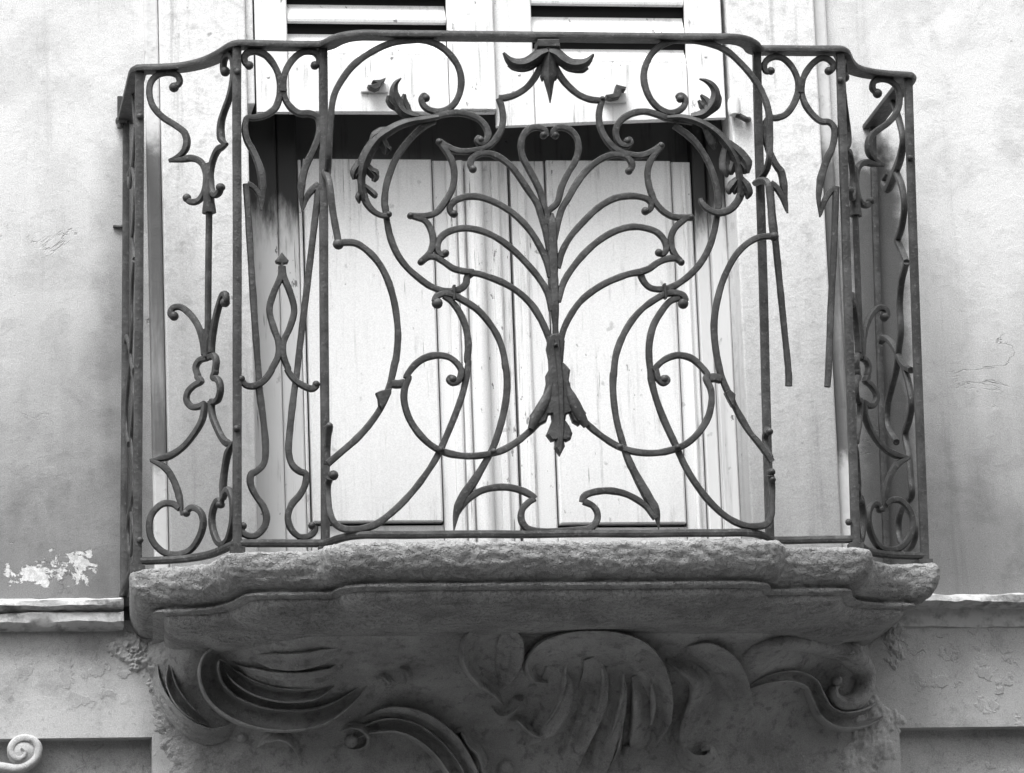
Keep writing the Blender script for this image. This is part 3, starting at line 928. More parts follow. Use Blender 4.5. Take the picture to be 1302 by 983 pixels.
for u, v, y in ((302, 91, .072), (301, 545, .072), (1068.5, 102, .072), (1157, 201, .243), (178, 148, .243), (178, 687, .243), (1079, 664, .072)):
    knob(u, v, y)

VN = np.array((0, -1.0, 0))
def bar(name, *strokes, y=0.0, hw=BW_, hd=BD_, parent=None, eyes=(), tips=()):
    """one forged bar: strokes are pixel lists on the panel plane at depth y (a third value overrides the depth)"""
    m = MB()
    for s in strokes:
        opt = {}
        if isinstance(s, dict):
            opt = s; s = s['p']
        s = [tuple(p) if len(p) == 3 else (p[0], p[1], y) for p in s]
        q = catmull(s, 5)
        P = np.array([ony(a, b, c) for a, b, c in q])
        k = len(P)
        w = np.interp(np.linspace(0, 1, k), np.linspace(0, 1, len(opt.get('w', [1, 1]))), opt.get('w', [1, 1]))
        w = w*np.array([1+noise.noise(Vector(p*28))*.13+noise.noise(Vector(p*75))*.07 for p in P])
        m.tube(P, VN, hw*w, hd*np.clip(w, .5, 1.25))
    for e in eyes:
        u, v, r = e[:3]
        yy = e[3] if len(e) > 3 else y
        p = ony(u, v, yy); R = r/684.0
        m.blob(p, (R, 0, 0), (0, 0, R), (0, -BD_*1.5, 0), 12, 7)
    return m.build(name, 'iron', parent or rail, angle=45)
def E_(f, x, y, r):
    ox, oy, s = FR[f]
    return (ox+x*s, oy+y*s, r*s)
TAPER = {'w': [.75, 1, 1, 1, 1, 1, 1, 1]}
def tp(p, w):
    return {'p': p, 'w': w}
W0 = [.85, .95, 1, 1, 1, 1, 1]

# --- centre panel, left half
bar('corner_scroll', tp(px('D', [(592, 398), (586, 384), (572, 398), (578, 432), (605, 458), (650, 470), (700, 462), (745, 430), (775, 370), (783, 300), (766, 230), (722, 165), (660, 115), (580, 90), (500, 90), (400, 108), (300, 155), (210, 220), (150, 295), (107, 375), (90, 460), (82, 550), (77, 650), (73, 750, .012), (66, 812, .065)]), W0),
    eyes=[E_('D', 594, 398, 24)])
bar('side_scroll', px('P', [(350, 122, .066), (358, 134, .02), (367, 160, 0), (381, 270, 0), (405, 404, 0)]),
    px('P', [(400, 404), (430, 398)], 'E', [(220, 250), (280, 288), (340, 352), (388, 440), (422, 550), (440, 660), (445, 760), (432, 880)], 'F', [(420, 0), (400, 90), (375, 170), (345, 240), (290, 322), (220, 400), (140, 470), (68, 532)]),
    tp(px('F', [(66, 535, .02), (66, 460, .02), (70, 390, .01), (76, 335, .0)]), [1, 1, 1.2]), eyes=[E_('F', 77, 335, 20), E_('P', 404, 404, 24)])
bar('heart_scroll', px('Z', [(430, 330), (385, 450), (330, 560), (240, 670), (120, 745), (0, 778)], 'D', [(985, 400)]),
    px('D', [(985, 402), (1000, 450), (1006, 520), (990, 580), (950, 635), (900, 667), (830, 682), (760, 680), (710, 660), (668, 632)]), eyes=[E_('D', 665, 632, 20)])
bar('lobe_bar', px('D', [(668, 632), (710, 690), (738, 750), (746, 820), (736, 880), (708, 935)], 'E', [(650, 85), (590, 104), (514, 103)]), eyes=[E_('E', 512, 103, 20)])
bar('lobe_bar', px('E', [(525, 104), (590, 130), (622, 180), (633, 230), (625, 280), (600, 320), (568, 350)]), eyes=[E_('E', 568, 350, 20)])
bar('lobe_bar', px('E', [(570, 348), (600, 325), (640, 322), (690, 350), (740, 384), (790, 398), (850, 404)]))
bar('palmette_rib', px('E', [(830, 408), (870, 412), (930, 430), (1010, 462), (1090, 512), (1160, 580), (1210, 660), (1245, 740), (1268, 810)]))
bar('ring_bar', px('E', [(840, 412), (815, 430), (808, 465), (780, 492), (740, 505), (690, 503), (620, 480), (550, 430), (490, 375), (440, 305), (405, 220), (388, 140), (378, 60)], 'D', [(374, 966), (380, 880), (402, 800), (440, 710), (490, 640), (540, 585), (590, 545), (640, 520)]), y=.004)
bar('collar', tp(px('E', [(744, 478), (744, 555)]), [1, 1]), hw=.0030, hd=.011)
bar('small_scroll', tp(px('D', [(888, 622), (876, 612), (868, 625), (882, 640), (908, 634), (926, 605), (918, 560), (882, 515), (820, 486), (750, 477), (690, 484), (620, 505), (540, 515), (500, 520)]), [.85, .95, 1, 1, 1, 1]), eyes=[E_('D', 886, 622, 22)])
bar('palmette_rib', tp(px('D', [(1222, 600), (1210, 612), (1206, 592), (1222, 582), (1240, 600), (1228, 568), (1190, 555), (1150, 562), (1116, 595), (1102, 650), (1110, 710), (1140, 770), (1175, 835), (1205, 900), (1222, 966)], 'E', [(1236, 80), (1250, 150)])[4:], [.8, .9, 1, 1, 1, 1, 1, 1]), eyes=[E_('D', 1223, 597, 22)])
bar('palmette_rib', tp(px('D', [(850, 778), (836, 766), (832, 745), (845, 716), (875, 698), (925, 693), (985, 714), (1050, 765), (1100, 830), (1150, 905), (1190, 966)], 'E', [(1212, 110), (1238, 200), (1252, 290)]), [.85, 1, 1, 1, 1, 1]), eyes=[E_('D', 845, 778, 23)])
bar('palmette_rib', tp(px('E', [(748, 98), (732, 90), (722, 60), (745, 27), (795, 5), (860, 0), (920, 14), (1000, 50), (1080, 107), (1150, 182), (1200, 262), (1238, 345), (1258, 430)]), [.85, 1, 1, 1, 1, 1]), eyes=[E_('E', 744, 93, 23)])
bar('palmette_rib', tp(px('E', [(700, 308), (680, 312), (660, 295), (656, 262), (672, 222), (712, 190), (770, 172), (830, 171), (900, 187), (980, 225), (1060, 285), (1130, 355), (1195, 432), (1245, 515), (1268, 610)]), [.85, 1, 1, 1, 1, 1]), eyes=[E_('E', 698, 303, 23)])
bar('long_scroll', tp(px('E', [(642, 560), (650, 535), (690, 520), (740, 528), (800, 558), (870, 605), (930, 672), (980, 752), (1010, 845), (1020, 920)], 'F', [(990, 0), (1000, 60), (1001, 160), (986, 260), (960, 360), (928, 450), (880, 540), (825, 630), (770, 710), (740, 785), (725, 885)]), [1, 1, 1, 1, 1, 1, 1, 1, 1, 1, 1, 1.05, 1.3, 1.5, .15]), eyes=[E_('E', 655, 570, 32)])
bar('long_scroll', px('E', [(690, 530), (735, 565), (780, 630), (810, 710), (821, 800), (816, 880)], 'F', [(800, 0), (790, 80), (770, 170), (735, 270), (690, 380), (640, 490), (570, 600), (490, 700), (400, 788), (310, 852), (220, 874), (150, 870), (105, 842), (78, 785, .005), (70, 710, .01), (70, 640, .01), (80, 605, .0)]), y=.002, eyes=[E_('F', 98, 592, 28)])
bar('ring_scroll', tp(px('F', [(722, 90), (708, 82), (700, 95), (718, 110), (748, 100), (764, 62)], 'E', [(778, 915), (725, 862), (660, 848), (590, 862), (530, 905), (490, 966)], 'F', [(490, 80), (470, 135), (466, 200), (490, 290), (540, 370), (600, 430), (660, 465), (730, 485), (810, 492), (890, 485), (970, 465), (1050, 420), (1110, 372), (1170, 315)]), [.85, .95, 1, 1, 1, 1, 1, 1]), y=-.004, eyes=[E_('F', 718, 92, 25)])
bar('collar', px('F', [(402, 116), (432, 118), (468, 112)]), hw=.0085, hd=.0085)
for f, x, y_ in (('F', 658, 460), ('F', 932, 468), ('I', 400, 445), ('I', 702, 448)):
    u, v, r = E_(f, x, y_, 15)
    bar('rivet', eyes=[(u, v, 4.5, -.009)])
bar('foot_scroll', px('F', [(740, 790), (790, 725), (835, 690), (880, 668), (945, 655), (1010, 655), (1080, 672), (1130, 698), (1148, 715)]),
    px('F', [(1145, 712), (1112, 735), (1082, 770), (1076, 820), (1100, 864), (1140, 880), (1270, 884)], 'I', [(180, 876), (250, 866), (281, 830), (285, 790), (262, 752), (212, 728)]),
    px('I', [(206, 730), (215, 702), (260, 681), (340, 672), (420, 685), (480, 712), (540, 755), (590, 815)]))

# --- centre panel, right half
bar('corner_scroll', tp(px('G', [(733, 400), (722, 390), (740, 382), (762, 405), (755, 440), (725, 467), (680, 478), (630, 460), (580, 410), (548, 340), (540, 270), (560, 200), (600, 142), (660, 102), (730, 86), (810, 90), (890, 107), (980, 145), (1050, 205), (1120, 285), (1175, 375), (1205, 465), (1213, 560), (1213, 650), (1208, 730), (1190, 790, .03), (1152, 846, .066)]), W0),
    eyes=[E_('G', 735, 402, 24)])
bar('side_scroll', px('R', [(880, 172, .066), (905, 162, .03), (928, 168, .003), (938, 220, 0), (945, 300, 0), (953, 388, 0)]),
    px('R', [(958, 392), (900, 396), (850, 420), (800, 470), (752, 560), (722, 660), (709, 760), (716, 860), (735, 960)], 'I', [(912, 0), (932, 80), (970, 170), (1020, 270), (1080, 370), (1130, 430), (1195, 522)]),
    tp(px('I', [(1185, 500, .01), (1165, 440, .02), (1160, 390, .02), (1172, 355, .0)]), [1, 1, 1.2]), eyes=[E_('I', 1180, 365, 22), E_('R', 957, 393, 22)])
bar('heart_scroll', px('Z', [(520, 340), (545, 450), (600, 560), (690, 665), (790, 745), (900, 790), (1010, 803)]),
    px('G', [(322, 402), (306, 450), (300, 500), (310, 560), (340, 620), (390, 672), (450, 697), (520, 706), (580, 688), (632, 655)]), eyes=[E_('G', 632, 652, 20), E_('G', 318, 404, 17)])
bar('lobe_bar', px('G', [(628, 658), (582, 720), (560, 790), (566, 860), (585, 920)], 'H', [(600, 30), (640, 76), (690, 106), (740, 113), (792, 112)]), eyes=[E_('H', 792, 112, 20)])
bar('lobe_bar', px('H', [(760, 118), (705, 170), (685, 220), (688, 270), (705, 310), (738, 350)]), eyes=[E_('H', 740, 352, 20)])
bar('lobe_bar', px('H', [(738, 348), (710, 330), (660, 335), (610, 356), (570, 385), (530, 400), (480, 410)]))
bar('palmette_rib', px('H', [(530, 405), (470, 412), (400, 435), (330, 466), (260, 510), (200, 562), (150, 632), (115, 702), (90, 790)]))
bar('ring_bar', px('H', [(520, 410), (540, 455), (572, 486), (620, 496), (680, 488), (740, 455), (800, 405), (850, 345), (890, 270), (915, 190), (930, 110), (940, 40)], 'G', [(940, 966), (930, 880), (905, 790), (868, 710), (820, 640), (770, 592), (700, 545)]), y=.004)
bar('collar', px('H', [(648, 470), (656, 545)]), hw=.0030, hd=.011)
bar('small_scroll', tp(px('G', [(450, 628), (462, 618), (470, 635), (450, 652), (415, 643), (392, 600), (396, 550), (430, 507), (490, 477), (550, 471), (610, 486), (670, 507), (740, 515), (800, 525)]), [.85, .95, 1, 1, 1, 1]), eyes=[E_('G', 452, 628, 22)])
bar('palmette_rib', tp(px('G', [(56, 602), (56, 578), (75, 559), (110, 556), (155, 576), (185, 620), (190, 680), (170, 742), (135, 802), (102, 870), (76, 960)], 'H', [(30, 80), (20, 150)]), [.8, .9, 1, 1, 1, 1, 1, 1]), eyes=[E_('G', 68, 598, 22)])
bar('palmette_rib', tp(px('G', [(458, 788), (474, 772), (475, 745), (450, 715), (400, 700), (340, 711), (280, 745), (220, 802), (170, 872), (135, 935)], 'H', [(105, 60), (80, 140), (62, 230)]), [.85, 1, 1, 1, 1, 1]), eyes=[E_('G', 460, 788, 22)])
bar('palmette_rib', tp(px('H', [(552, 82), (574, 68), (580, 40), (560, 15), (510, 0), (450, -2), (380, 12), (300, 57), (220, 132), (150, 212), (105, 292), (80, 380)]), [.85, 1, 1, 1, 1, 1]), eyes=[E_('H', 548, 78, 24)])
bar('palmette_rib', tp(px('H', [(618, 305), (642, 306), (660, 282), (650, 236), (610, 191), (550, 169), (480, 162), (400, 180), (320, 222), (240, 287), (170, 367), (115, 452), (80, 560)]), [.85, 1, 1, 1, 1, 1]), eyes=[E_('H', 620, 300, 23)])
bar('long_scroll', tp(px('H', [(764, 560), (750, 530), (710, 516), (660, 520), (600, 550), (530, 602), (470, 672), (420, 762), (390, 852), (378, 960)], 'I', [(368, 60), (366, 140), (372, 220), (386, 310), (410, 400), (442, 500), (490, 600), (545, 700), (590, 785), (605, 872)]), [1, 1, 1, 1, 1, 1, 1, 1, 1, 1, 1, 1.05, 1.3, 1.5, .15]), eyes=[E_('H', 750, 572, 31)])
bar('long_scroll', px('H', [(730, 540), (680, 560), (630, 620), (590, 692), (570, 780), (568, 860), (578, 950)], 'I', [(565, 90), (590, 190), (630, 300), (690, 430), (740, 540), (800, 640), (880, 740), (960, 810), (1040, 850), (1110, 858), (1165, 846), (1190, 800, .005), (1194, 720, .01), (1195, 650, .01), (1188, 590, .0)]), y=.002, eyes=[E_('I', 1192, 575, 22), E_('I', 1196, 615, 20)])
bar('ring_scroll', tp(px('I', [(630, 92), (642, 84), (650, 98), (628, 112), (600, 88), (590, 45)], 'H', [(600, 922), (650, 872), (720, 848), (790, 862), (840, 902), (880, 955)], 'I', [(850, 85), (874, 140), (880, 195), (865, 280), (820, 360), (760, 420), (700, 451), (620, 472), (540, 476), (460, 465), (390, 440), (310, 390), (250, 342), (195, 290)]), [.85, .95, 1, 1, 1, 1, 1, 1]), y=-.004, eyes=[E_('I', 632, 92, 25)])
bar('collar', px('I', [(862, 88), (895, 84), (928, 92)]), hw=.0085, hd=.0085)

# stem of the palmette
bar('stem', tp(px('E', [(1268, 90), (1266, 150), (1270, 300), (1276, 450), (1282, 600), (1286, 700), (1288, 790)]), [.35, 1.15, 1.3, 1.15, .95, .75, .8]), hw=.0085, hd=.0085)

# --- leaves: curved sheet along a spine with lobed edges
def sheet(name, spine, wl, wr, bulge=.010, y=-.006, roll=0.0, parent=None, n=5, thick=.0025):
    """spine in pixels, wl / wr half widths in pixels along it (left / right of the travel direction)"""
    s = [tuple(p) if len(p) == 3 else (p[0], p[1], y) for p in spine]
    q = catmull(s, n)
    k = len(q)
    t = np.linspace(0, 1, k)
    wl = np.interp(t, np.linspace(0, 1, len(wl)), wl); wr = np.interp(t, np.linspace(0, 1, len(wr)), wr)
    T = np.gradient(q[:, :2], axis=0); T /= np.maximum(np.linalg.norm(T, axis=1, keepdims=True), 1e-6)
    Nn = np.stack([T[:, 1], -T[:, 0]], 1)
    cols = np.linspace(-1, 1, 9)
    F, Bk = [], []
    for i in range(k):
        rf, rb = [], []
        for c in cols:
            w = wl[i] if c < 0 else wr[i]
            u, v = q[i, :2]+Nn[i]*(c*w)
            hgt = bulge*(1-abs(c)**1.6)*min(1, (wl[i]+wr[i])/14) + .0035*math.exp(-(c/.16)**2)
            p = ony(u, v, q[i, 2]-hgt)
            rf.append(p); rb.append(p+np.array((0, thick, 0)))
        F.append(rf); Bk.append(rb)
    m = MB()
    nb = 9
    b1 = m.grid(F); b2 = m.grid(Bk, flip=True)
    for i in range(k-1):
        for j in (0, nb-1):
            m.f.append((b1+i*nb+j, b1+(i+1)*nb+j, b2+(i+1)*nb+j, b2+i*nb+j))
    for j in range(nb-1):
        for i in (0, k-1):
            m.f.append((b1+i*nb+j, b1+i*nb+j+1, b2+i*nb+j+1, b2+i*nb+j))
    return m.build(name, 'iron', parent or rail, angle=60)

# left acanthus: a narrow rib with separate turned lobes
def acanthus(rib, wl, wr, lobes, bulge=.011, y=-.010):
    leafo = sheet('acanthus_leaf', rib, wl, wr, bulge, y)
    for pts, w in lobes:
        sheet('lobe', pts, w, w, .006, y+.003, parent=leafo, n=4)
def lob(f, pts, w):
    return (px(f, pts), w)
acanthus(px('X', [(612, 302), (520, 318), (440, 330), (360, 355), (285, 395), (220, 440), (165, 510), (125, 590), (108, 660), (102, 720), (108, 790), (122, 850)]),
         [2.5, 4, 5, 5.5, 6, 6.5, 7.5, 8, 8.5, 9, 8, 5.5, 5, 5.5, 4], [2.5, 4, 4.5, 5, 5.5, 6, 6.5, 7, 7.5, 8, 7, 5, 5, 6, 3.5],
         [lob('X', [(300, 390), (235, 400), (185, 425), (155, 465)], [4, 6, 5, 1]), lob('X', [(265, 420), (215, 440), (170, 475)], [4, 5, 1]),
          lob('X', [(230, 440), (250, 485), (262, 520), (258, 548)], [5, 6, 6, 2.5]), lob('X', [(260, 500), (285, 515), (290, 530)], [3, 4, 1.5]),
          lob('X', [(130, 570), (85, 620), (55, 670), (50, 715)], [5, 6, 6, 1.5]), lob('X', [(100, 640), (70, 690), (66, 712)], [4, 5, 1.5]),
          lob('X', [(120, 620), (165, 665), (190, 700), (180, 728)], [6, 6, 6, 2.5]), lob('X', [(150, 650), (195, 670), (208, 692)], [4, 5, 2]),
          lob('X', [(110, 780), (85, 830), (88, 872)], [4, 5, 1]), lob('X', [(112, 750), (160, 790), (188, 820), (182, 836)], [3, 4, 4.5, 2])])
bar('leaf_tip', tp(px('X', [(115, 815), (135, 870), (175, 920), (225, 950), (282, 958)]), [1.2, 1, .9, .8]), y=-.008, eyes=[E_('X', 282, 945, 22)])
acanthus(px('X', [(480, 300), (420, 290), (370, 262), (335, 215), (316, 160), (314, 115), (328, 78), (364, 48)]), [4, 6, 8, 9, 8, 6, 5, 3.5, .8], [4, 6, 7, 7, 6.5, 5.5, 4, 2.5, .8],
         [lob('X', [(420, 285), (395, 240), (380, 195), (384, 152)], [4, 6, 5, 2]), lob('X', [(400, 270), (360, 230), (340, 190), (338, 160)], [4, 6, 4, 1]),
          lob('X', [(350, 250), (305, 220), (282, 190), (276, 162)], [5, 6, 4.5, 1.5])], .008, -.004)
# right acanthus
acanthus(px('Y', [(90, 292), (170, 290), (250, 305), (330, 340), (400, 390), (460, 455), (505, 525), (532, 595), (542, 660), (545, 720), (552, 780)]),
         [2.5, 4, 4.5, 5, 5, 5.5, 6, 6, 5, 4.5, 4.5, 5], [2.5, 4, 4.5, 5, 5.5, 6, 6.5, 6, 5, 4.5, 4.5, 5],
         [lob('Y', [(470, 450), (540, 520), (585, 580), (595, 640)], [5, 8, 8, 2]), lob('Y', [(530, 560), (570, 610), (575, 645)], [5, 6, 1.5]),
          lob('Y', [(465, 470), (455, 550), (455, 610), (465, 665)], [6, 8, 8, 1.5]), lob('Y', [(510, 560), (490, 620), (492, 650)], [6, 7, 2]),
          lob('Y', [(548, 670), (580, 720), (597, 765), (588, 800)], [4, 7, 6, 1.5]), lob('Y', [(545, 690), (565, 740), (560, 782)], [4, 5, 1]),
          lob('Y', [(535, 670), (505, 710), (480, 745), (478, 772)], [4, 7, 6, 1.5]), lob('Y', [(540, 700), (515, 745), (512, 772)], [4, 5, 1]),
          lob('Y', [(330, 345), (360, 400), (378, 450), (388, 488)], [5, 7, 6, 2])])
bar('leaf_tip', tp(px('Y', [(552, 765), (530, 815), (485, 865), (420, 888), (355, 872), (305, 825), (297, 798)]), [1.3, 1.15, 1.05, .95, .7]), y=-.008)
acanthus(px('Y', [(240, 285), (310, 272), (358, 232), (388, 180), (392, 130), (370, 90), (335, 64), (292, 50)]), [4, 6, 7, 7, 6, 5, 4, 2.5, .8], [4, 6, 7, 7, 6, 5, 4, 2.5, .8],
         [lob('Y', [(320, 270), (345, 225), (330, 185), (300, 150)], [4, 6, 5, 1.5]), lob('Y', [(330, 255), (310, 215), (285, 185)], [4, 5, 1.5]),
          lob('Y', [(350, 260), (395, 215), (408, 170), (405, 125)], [4, 6, 5, 1.5])], .008, -.004)

# calyx at the foot of the fan, hammered plate with a ridge
def plate(name, poly, y, thick, inset, rise):
    m = MB()
    m.prism([(ony(u, v, y)[0], ony(u, v, y)[2]) for u, v in poly], y, y+thick, inset, rise)
    return m.build(name, 'iron', rail, angle=30)
cal = px('O', [(205, 98), (225, 80), (260, 74), (300, 88), (318, 130), (312, 200), (306, 278), (330, 300), (356, 330), (346, 400), (365, 470), (420, 560), (466, 630), (442, 690), (415, 716), (372, 690), (350, 626), (328, 640), (322, 680), (350, 720), (371, 770), (360, 810), (330, 826), (312, 816), (318, 862), (285, 926), (248, 872), (255, 816), (225, 826), (190, 780), (215, 720), (230, 680), (224, 636), (205, 640), (190, 690), (140, 716), (95, 702), (78, 640), (120, 580), (170, 500), (190, 420), (186, 366), (210, 322), (205, 250), (190, 180)])
plate('calyx_leaf', cal, -.010, .012, .004, .006)
bar('calyx_ridge', tp(px('O', [(262, 120), (272, 250), (285, 400), (293, 560), (298, 700), (290, 830), (285, 900)]), [.9, 1, 1, .8, .7, .6, .3]), y=-.016, hw=.006, hd=.005)
bar('calyx_petal', tp(px('O', [(225, 420), (190, 520), (150, 600), (110, 670), (85, 740)]), [.3, 1.0, 1.3, 1.2, .8]), y=-.014, hw=.009, hd=.006)
bar('calyx_petal', tp(px('O', [(325, 420), (365, 520), (400, 600), (430, 660), (470, 720)]), [.3, 1.0, 1.3, 1.2, .8]), y=-.014, hw=.009, hd=.006)
bar('rivet', eyes=[E_('O', 254, 160, 18)[:2]+(3.0, -.018)])
# top finial: cap, two curled wings, hanging leaf
plate('finial_cap', px('Z', [(355, 160), (585, 160), (592, 250), (350, 250)]), -.016, .034, .003, .003)
sheet('finial_wing', px('Z', [(470, 290), (400, 320), (330, 370), (240, 415), (150, 420), (70, 385), (5, 300)]), [6, 9, 9, 8, 7, 5, 1], [6, 7, 8, 8, 8, 6, 2], .012, -.012)
sheet('finial_wing', px('Z', [(470, 290), (540, 320), (600, 370), (690, 420), (790, 425), (870, 395), (940, 315)]), [6, 7, 8, 8, 8, 6, 2], [6, 9, 9, 8, 7, 5, 1], .012, -.012)
for q_ in ([(440, 330), (370, 390), (280, 455), (180, 472), (100, 455), (48, 432)], [(520, 330), (590, 395), (670, 460), (760, 482), (830, 485), (885, 462)]):
    sheet('finial_lip', px('Z', q_), [4, 4, 4, 4, 3.5, 1.5], [4, 4, 4, 4, 3.5, 1.5], .005, -.004)
for q_ in ([(450, 420), (425, 500), (410, 560), (404, 602)], [(508, 420), (532, 500), (545, 550), (540, 596)]):
    sheet('finial_lip', px('Z', q_), [3, 4, 3.5, .8], [3, 4, 3.5, .8], .004, -.008)
sheet('finial_leaf', px('Z', [(478, 290), (478, 360), (478, 450), (478, 540), (478, 590), (480, 640), (486, 730), (488, 825)]), [6, 8, 9, 10, 7, 5.5, 3, .6], [6, 8, 9, 10, 7, 5.5, 3, .6], .010, -.014)
# bracts on the side scrolls
plate('bract', px('F', [(318, 162), (345, 150), (402, 138), (400, 165), (375, 215), (350, 248), (333, 225), (330, 190)]), -.009, .012, .002, .003)
plate('bract', px('I', [(948, 160), (975, 142), (1005, 170), (1000, 215), (1005, 240), (985, 230), (968, 200)]), -.009, .012, .002, .003)

# --- straight panels between the posts
Y1 = PYA
def flank(strokes, eyes):
    for s, e, nm in zip(strokes, eyes, ('curled_scroll',)*10):
        bar(nm, *s, y=Y1, eyes=e)
# left
bar('curled_scroll', tp(px('A', [(798, 232), (778, 215), (772, 182), (792, 158), (832, 152), (882, 168), (928, 218), (956, 275), (966, 335), (962, 400), (940, 460), (890, 497), (830, 512), (788, 515), (775, 560), (785, 630), (825, 705), (858, 790), (870, 860)], 'P', [(104, 190), (103, 235), (100, 272)]), [.9, 1, 1, 1, 1, 1, 1, 1.1, 1.2, .3]), y=Y1, eyes=[E_('A', 798, 228, 26)])
bar('curled_scroll', tp(px('A', [(1150, 232), (1174, 218), (1178, 185), (1152, 158), (1110, 153), (1060, 172), (1016, 222), (990, 280), (984, 340), (990, 400), (1020, 452), (1070, 488), (1130, 490), (1170, 512), (1180, 560), (1174, 620), (1150, 685), (1110, 765), (1086, 850)], 'P', [(258, 185), (258, 230), (262, 277)]), [.9, 1, 1, 1, 1, 1, 1, 1.1, 1.2, .3]), y=Y1, eyes=[E_('A', 1155, 228, 26)])
bar('collar', px('A', [(979, 290), (980, 372)]), y=Y1, hw=.0085, hd=.009)
bar('spear_bar', tp(px('P', [(100, 262), (92, 210), (68, 180), (44, 168)]), [.4, 1, 1, 1]), px('P', [(40, 168), (50, 320), (62, 520), (76, 740), (90, 930)], 'C', [(755, 100), (775, 250), (785, 400), (775, 455), (740, 490), (716, 504), (713, 550), (740, 610), (775, 660), (790, 720), (770, 770), (730, 800), (690, 795), (662, 768), (672, 748)]), y=Y1, eyes=[E_('C', 677, 752, 20)])
bar('spear_bar', tp(px('P', [(264, 268), (284, 212), (312, 180), (326, 170)]), [.4, 1, 1, 1]), px('P', [(326, 170), (312, 300), (296, 440), (272, 640), (254, 790), (238, 930)], 'C', [(922, 110), (902, 290), (896, 400), (915, 460), (950, 490), (978, 502), (976, 550), (950, 602), (910, 650), (892, 712), (910, 770), (950, 804), (990, 802), (1020, 778), (1022, 752)]), y=Y1, eyes=[E_('C', 1008, 750, 20)])
bar('diamond_bar', px('B', [(974, 380), (972, 430), (935, 515), (908, 615), (930, 710), (957, 790), (955, 870), (920, 940)], 'C', [(815, 0), (780, 50), (735, 78), (692, 76), (668, 50)]), y=Y1-.004, eyes=[E_('C', 668, 46, 20)])
bar('diamond_bar', px('B', [(980, 380), (984, 430), (1018, 515), (1043, 615), (1020, 710), (985, 790), (985, 870), (1010, 940)], 'C', [(890, 0), (920, 45), (960, 75), (1010, 92), (1030, 75)]), y=Y1-.004, eyes=[E_('C', 1028, 72, 20)])
plate('spade_tip', px('B', [(976, 302), (995, 325), (1014, 348), (1008, 362), (985, 364), (985, 385), (968, 385), (968, 364), (946, 360), (940, 347), (958, 325)]), Y1-.006, .010, .002, .002)
# right
bar('curled_scroll', tp(px('J', [(145, 248), (118, 250), (106, 215), (126, 178), (170, 160), (222, 168), (272, 212), (306, 272), (320, 335), (312, 400), (282, 470), (240, 520), (190, 540), (130, 548), (110, 600), (120, 690), (150, 780), (190, 850)], 'R', [(986, 125), (1000, 200), (1006, 240), (1013, 296)]), [.9, 1, 1, 1, 1, 1, 1, 1.1, 1.2, .3]), y=Y1, eyes=[E_('J', 148, 247, 28)])
bar('curled_scroll', tp(px('J', [(508, 255), (528, 240), (540, 212), (512, 178), (470, 166), (420, 192), (370, 252), (345, 312), (340, 372), (360, 450), (410, 522), (460, 562), (512, 568), (542, 600), (545, 660), (530, 730), (498, 800), (466, 900)], 'R', [(1148, 175), (1142, 235), (1148, 312)]), [.9, 1, 1, 1, 1, 1, 1, 1.1, 1.2, .3]), y=Y1, eyes=[E_('J', 508, 248, 28)])
bar('collar', px('J', [(328, 295), (333, 385)]), y=Y1, hw=.0085, hd=.009)
bar('spear_bar', tp(px('R', [(1010, 288), (988, 225), (965, 190), (942, 172)]), [.4, 1, 1, 1]), px('R', [(940, 170), (954, 320), (972, 500), (995, 730), (1018, 968)], 'S', [(1018, 100)]), y=Y1)
bar('spear_bar', tp(px('R', [(1150, 305), (1168, 242), (1195, 202), (1212, 190)]), [.4, 1, 1, 1]), px('R', [(1214, 188), (1206, 400), (1192, 700), (1182, 960)], 'S', [(1178, 104)]), y=Y1)

# --- concave end panels: design traced on the left one, mirrored about its stem, then mirrored for the other end
CQ = catmull(CONC, 10)
CS = np.r_[0, np.cumsum(np.linalg.norm(np.diff(CQ, axis=0), axis=1))]
CS = CS[-1]-CS                      # arc length from the outer post
LQ = CQ[::-1]*[-1, 1]; LS = CS[::-1]    # left panel: from outer post towards the inner post
LTOT = LS[-1]
def hit(u, v):
    d = ray(u, v)
    for i in range(len(LQ)-1):
        (xa, ya), (xb, yb) = LQ[i], LQ[i+1]
        # point CAM+t d: x-LEAN*z = xa+k(xb-xa); y = ya+k(yb-ya)
        A = np.array([[d[0]-LEAN*d[2], -(xb-xa)], [d[1], -(yb-ya)]])
        r = np.array([xa-(CAM[0]-LEAN*CAM[2]), ya-CAM[1]])
        try:
            t, k = np.linalg.solve(A, r)
        except np.linalg.LinAlgError:
            continue
        if (-.0 <= k <= 1.0) or (i == 0 and k < 0) or (i == len(LQ)-2 and k > 1):
            return LS[i]+k*(LS[i+1]-LS[i]), CAM[2]+t*d[2]
    return LTOT, CAM[2]+(LQ[-1][1]-CAM[1])/d[1]*d[2]
def surf(s, z, side):
    s = min(max(s, 0.004), LTOT-.004)
    x = np.interp(s, LS, LQ[:, 0]); y = np.interp(s, LS, LQ[:, 1])
    e = .004
    tx = np.interp(s+e, LS, LQ[:, 0])-np.interp(s-e, LS, LQ[:, 0]); ty = np.interp(s+e, LS, LQ[:, 1])-np.interp(s-e, LS, LQ[:, 1])
    n = np.array((ty, -tx, 0.0)); n /= np.linalg.norm(n)
    if side > 0:
        x = -x; n[0] = -n[0]
    return np.array((lean(x, z), y, z)), n
S0 = hit(130+578*.234, 250+400*.234)[0]      # the stem
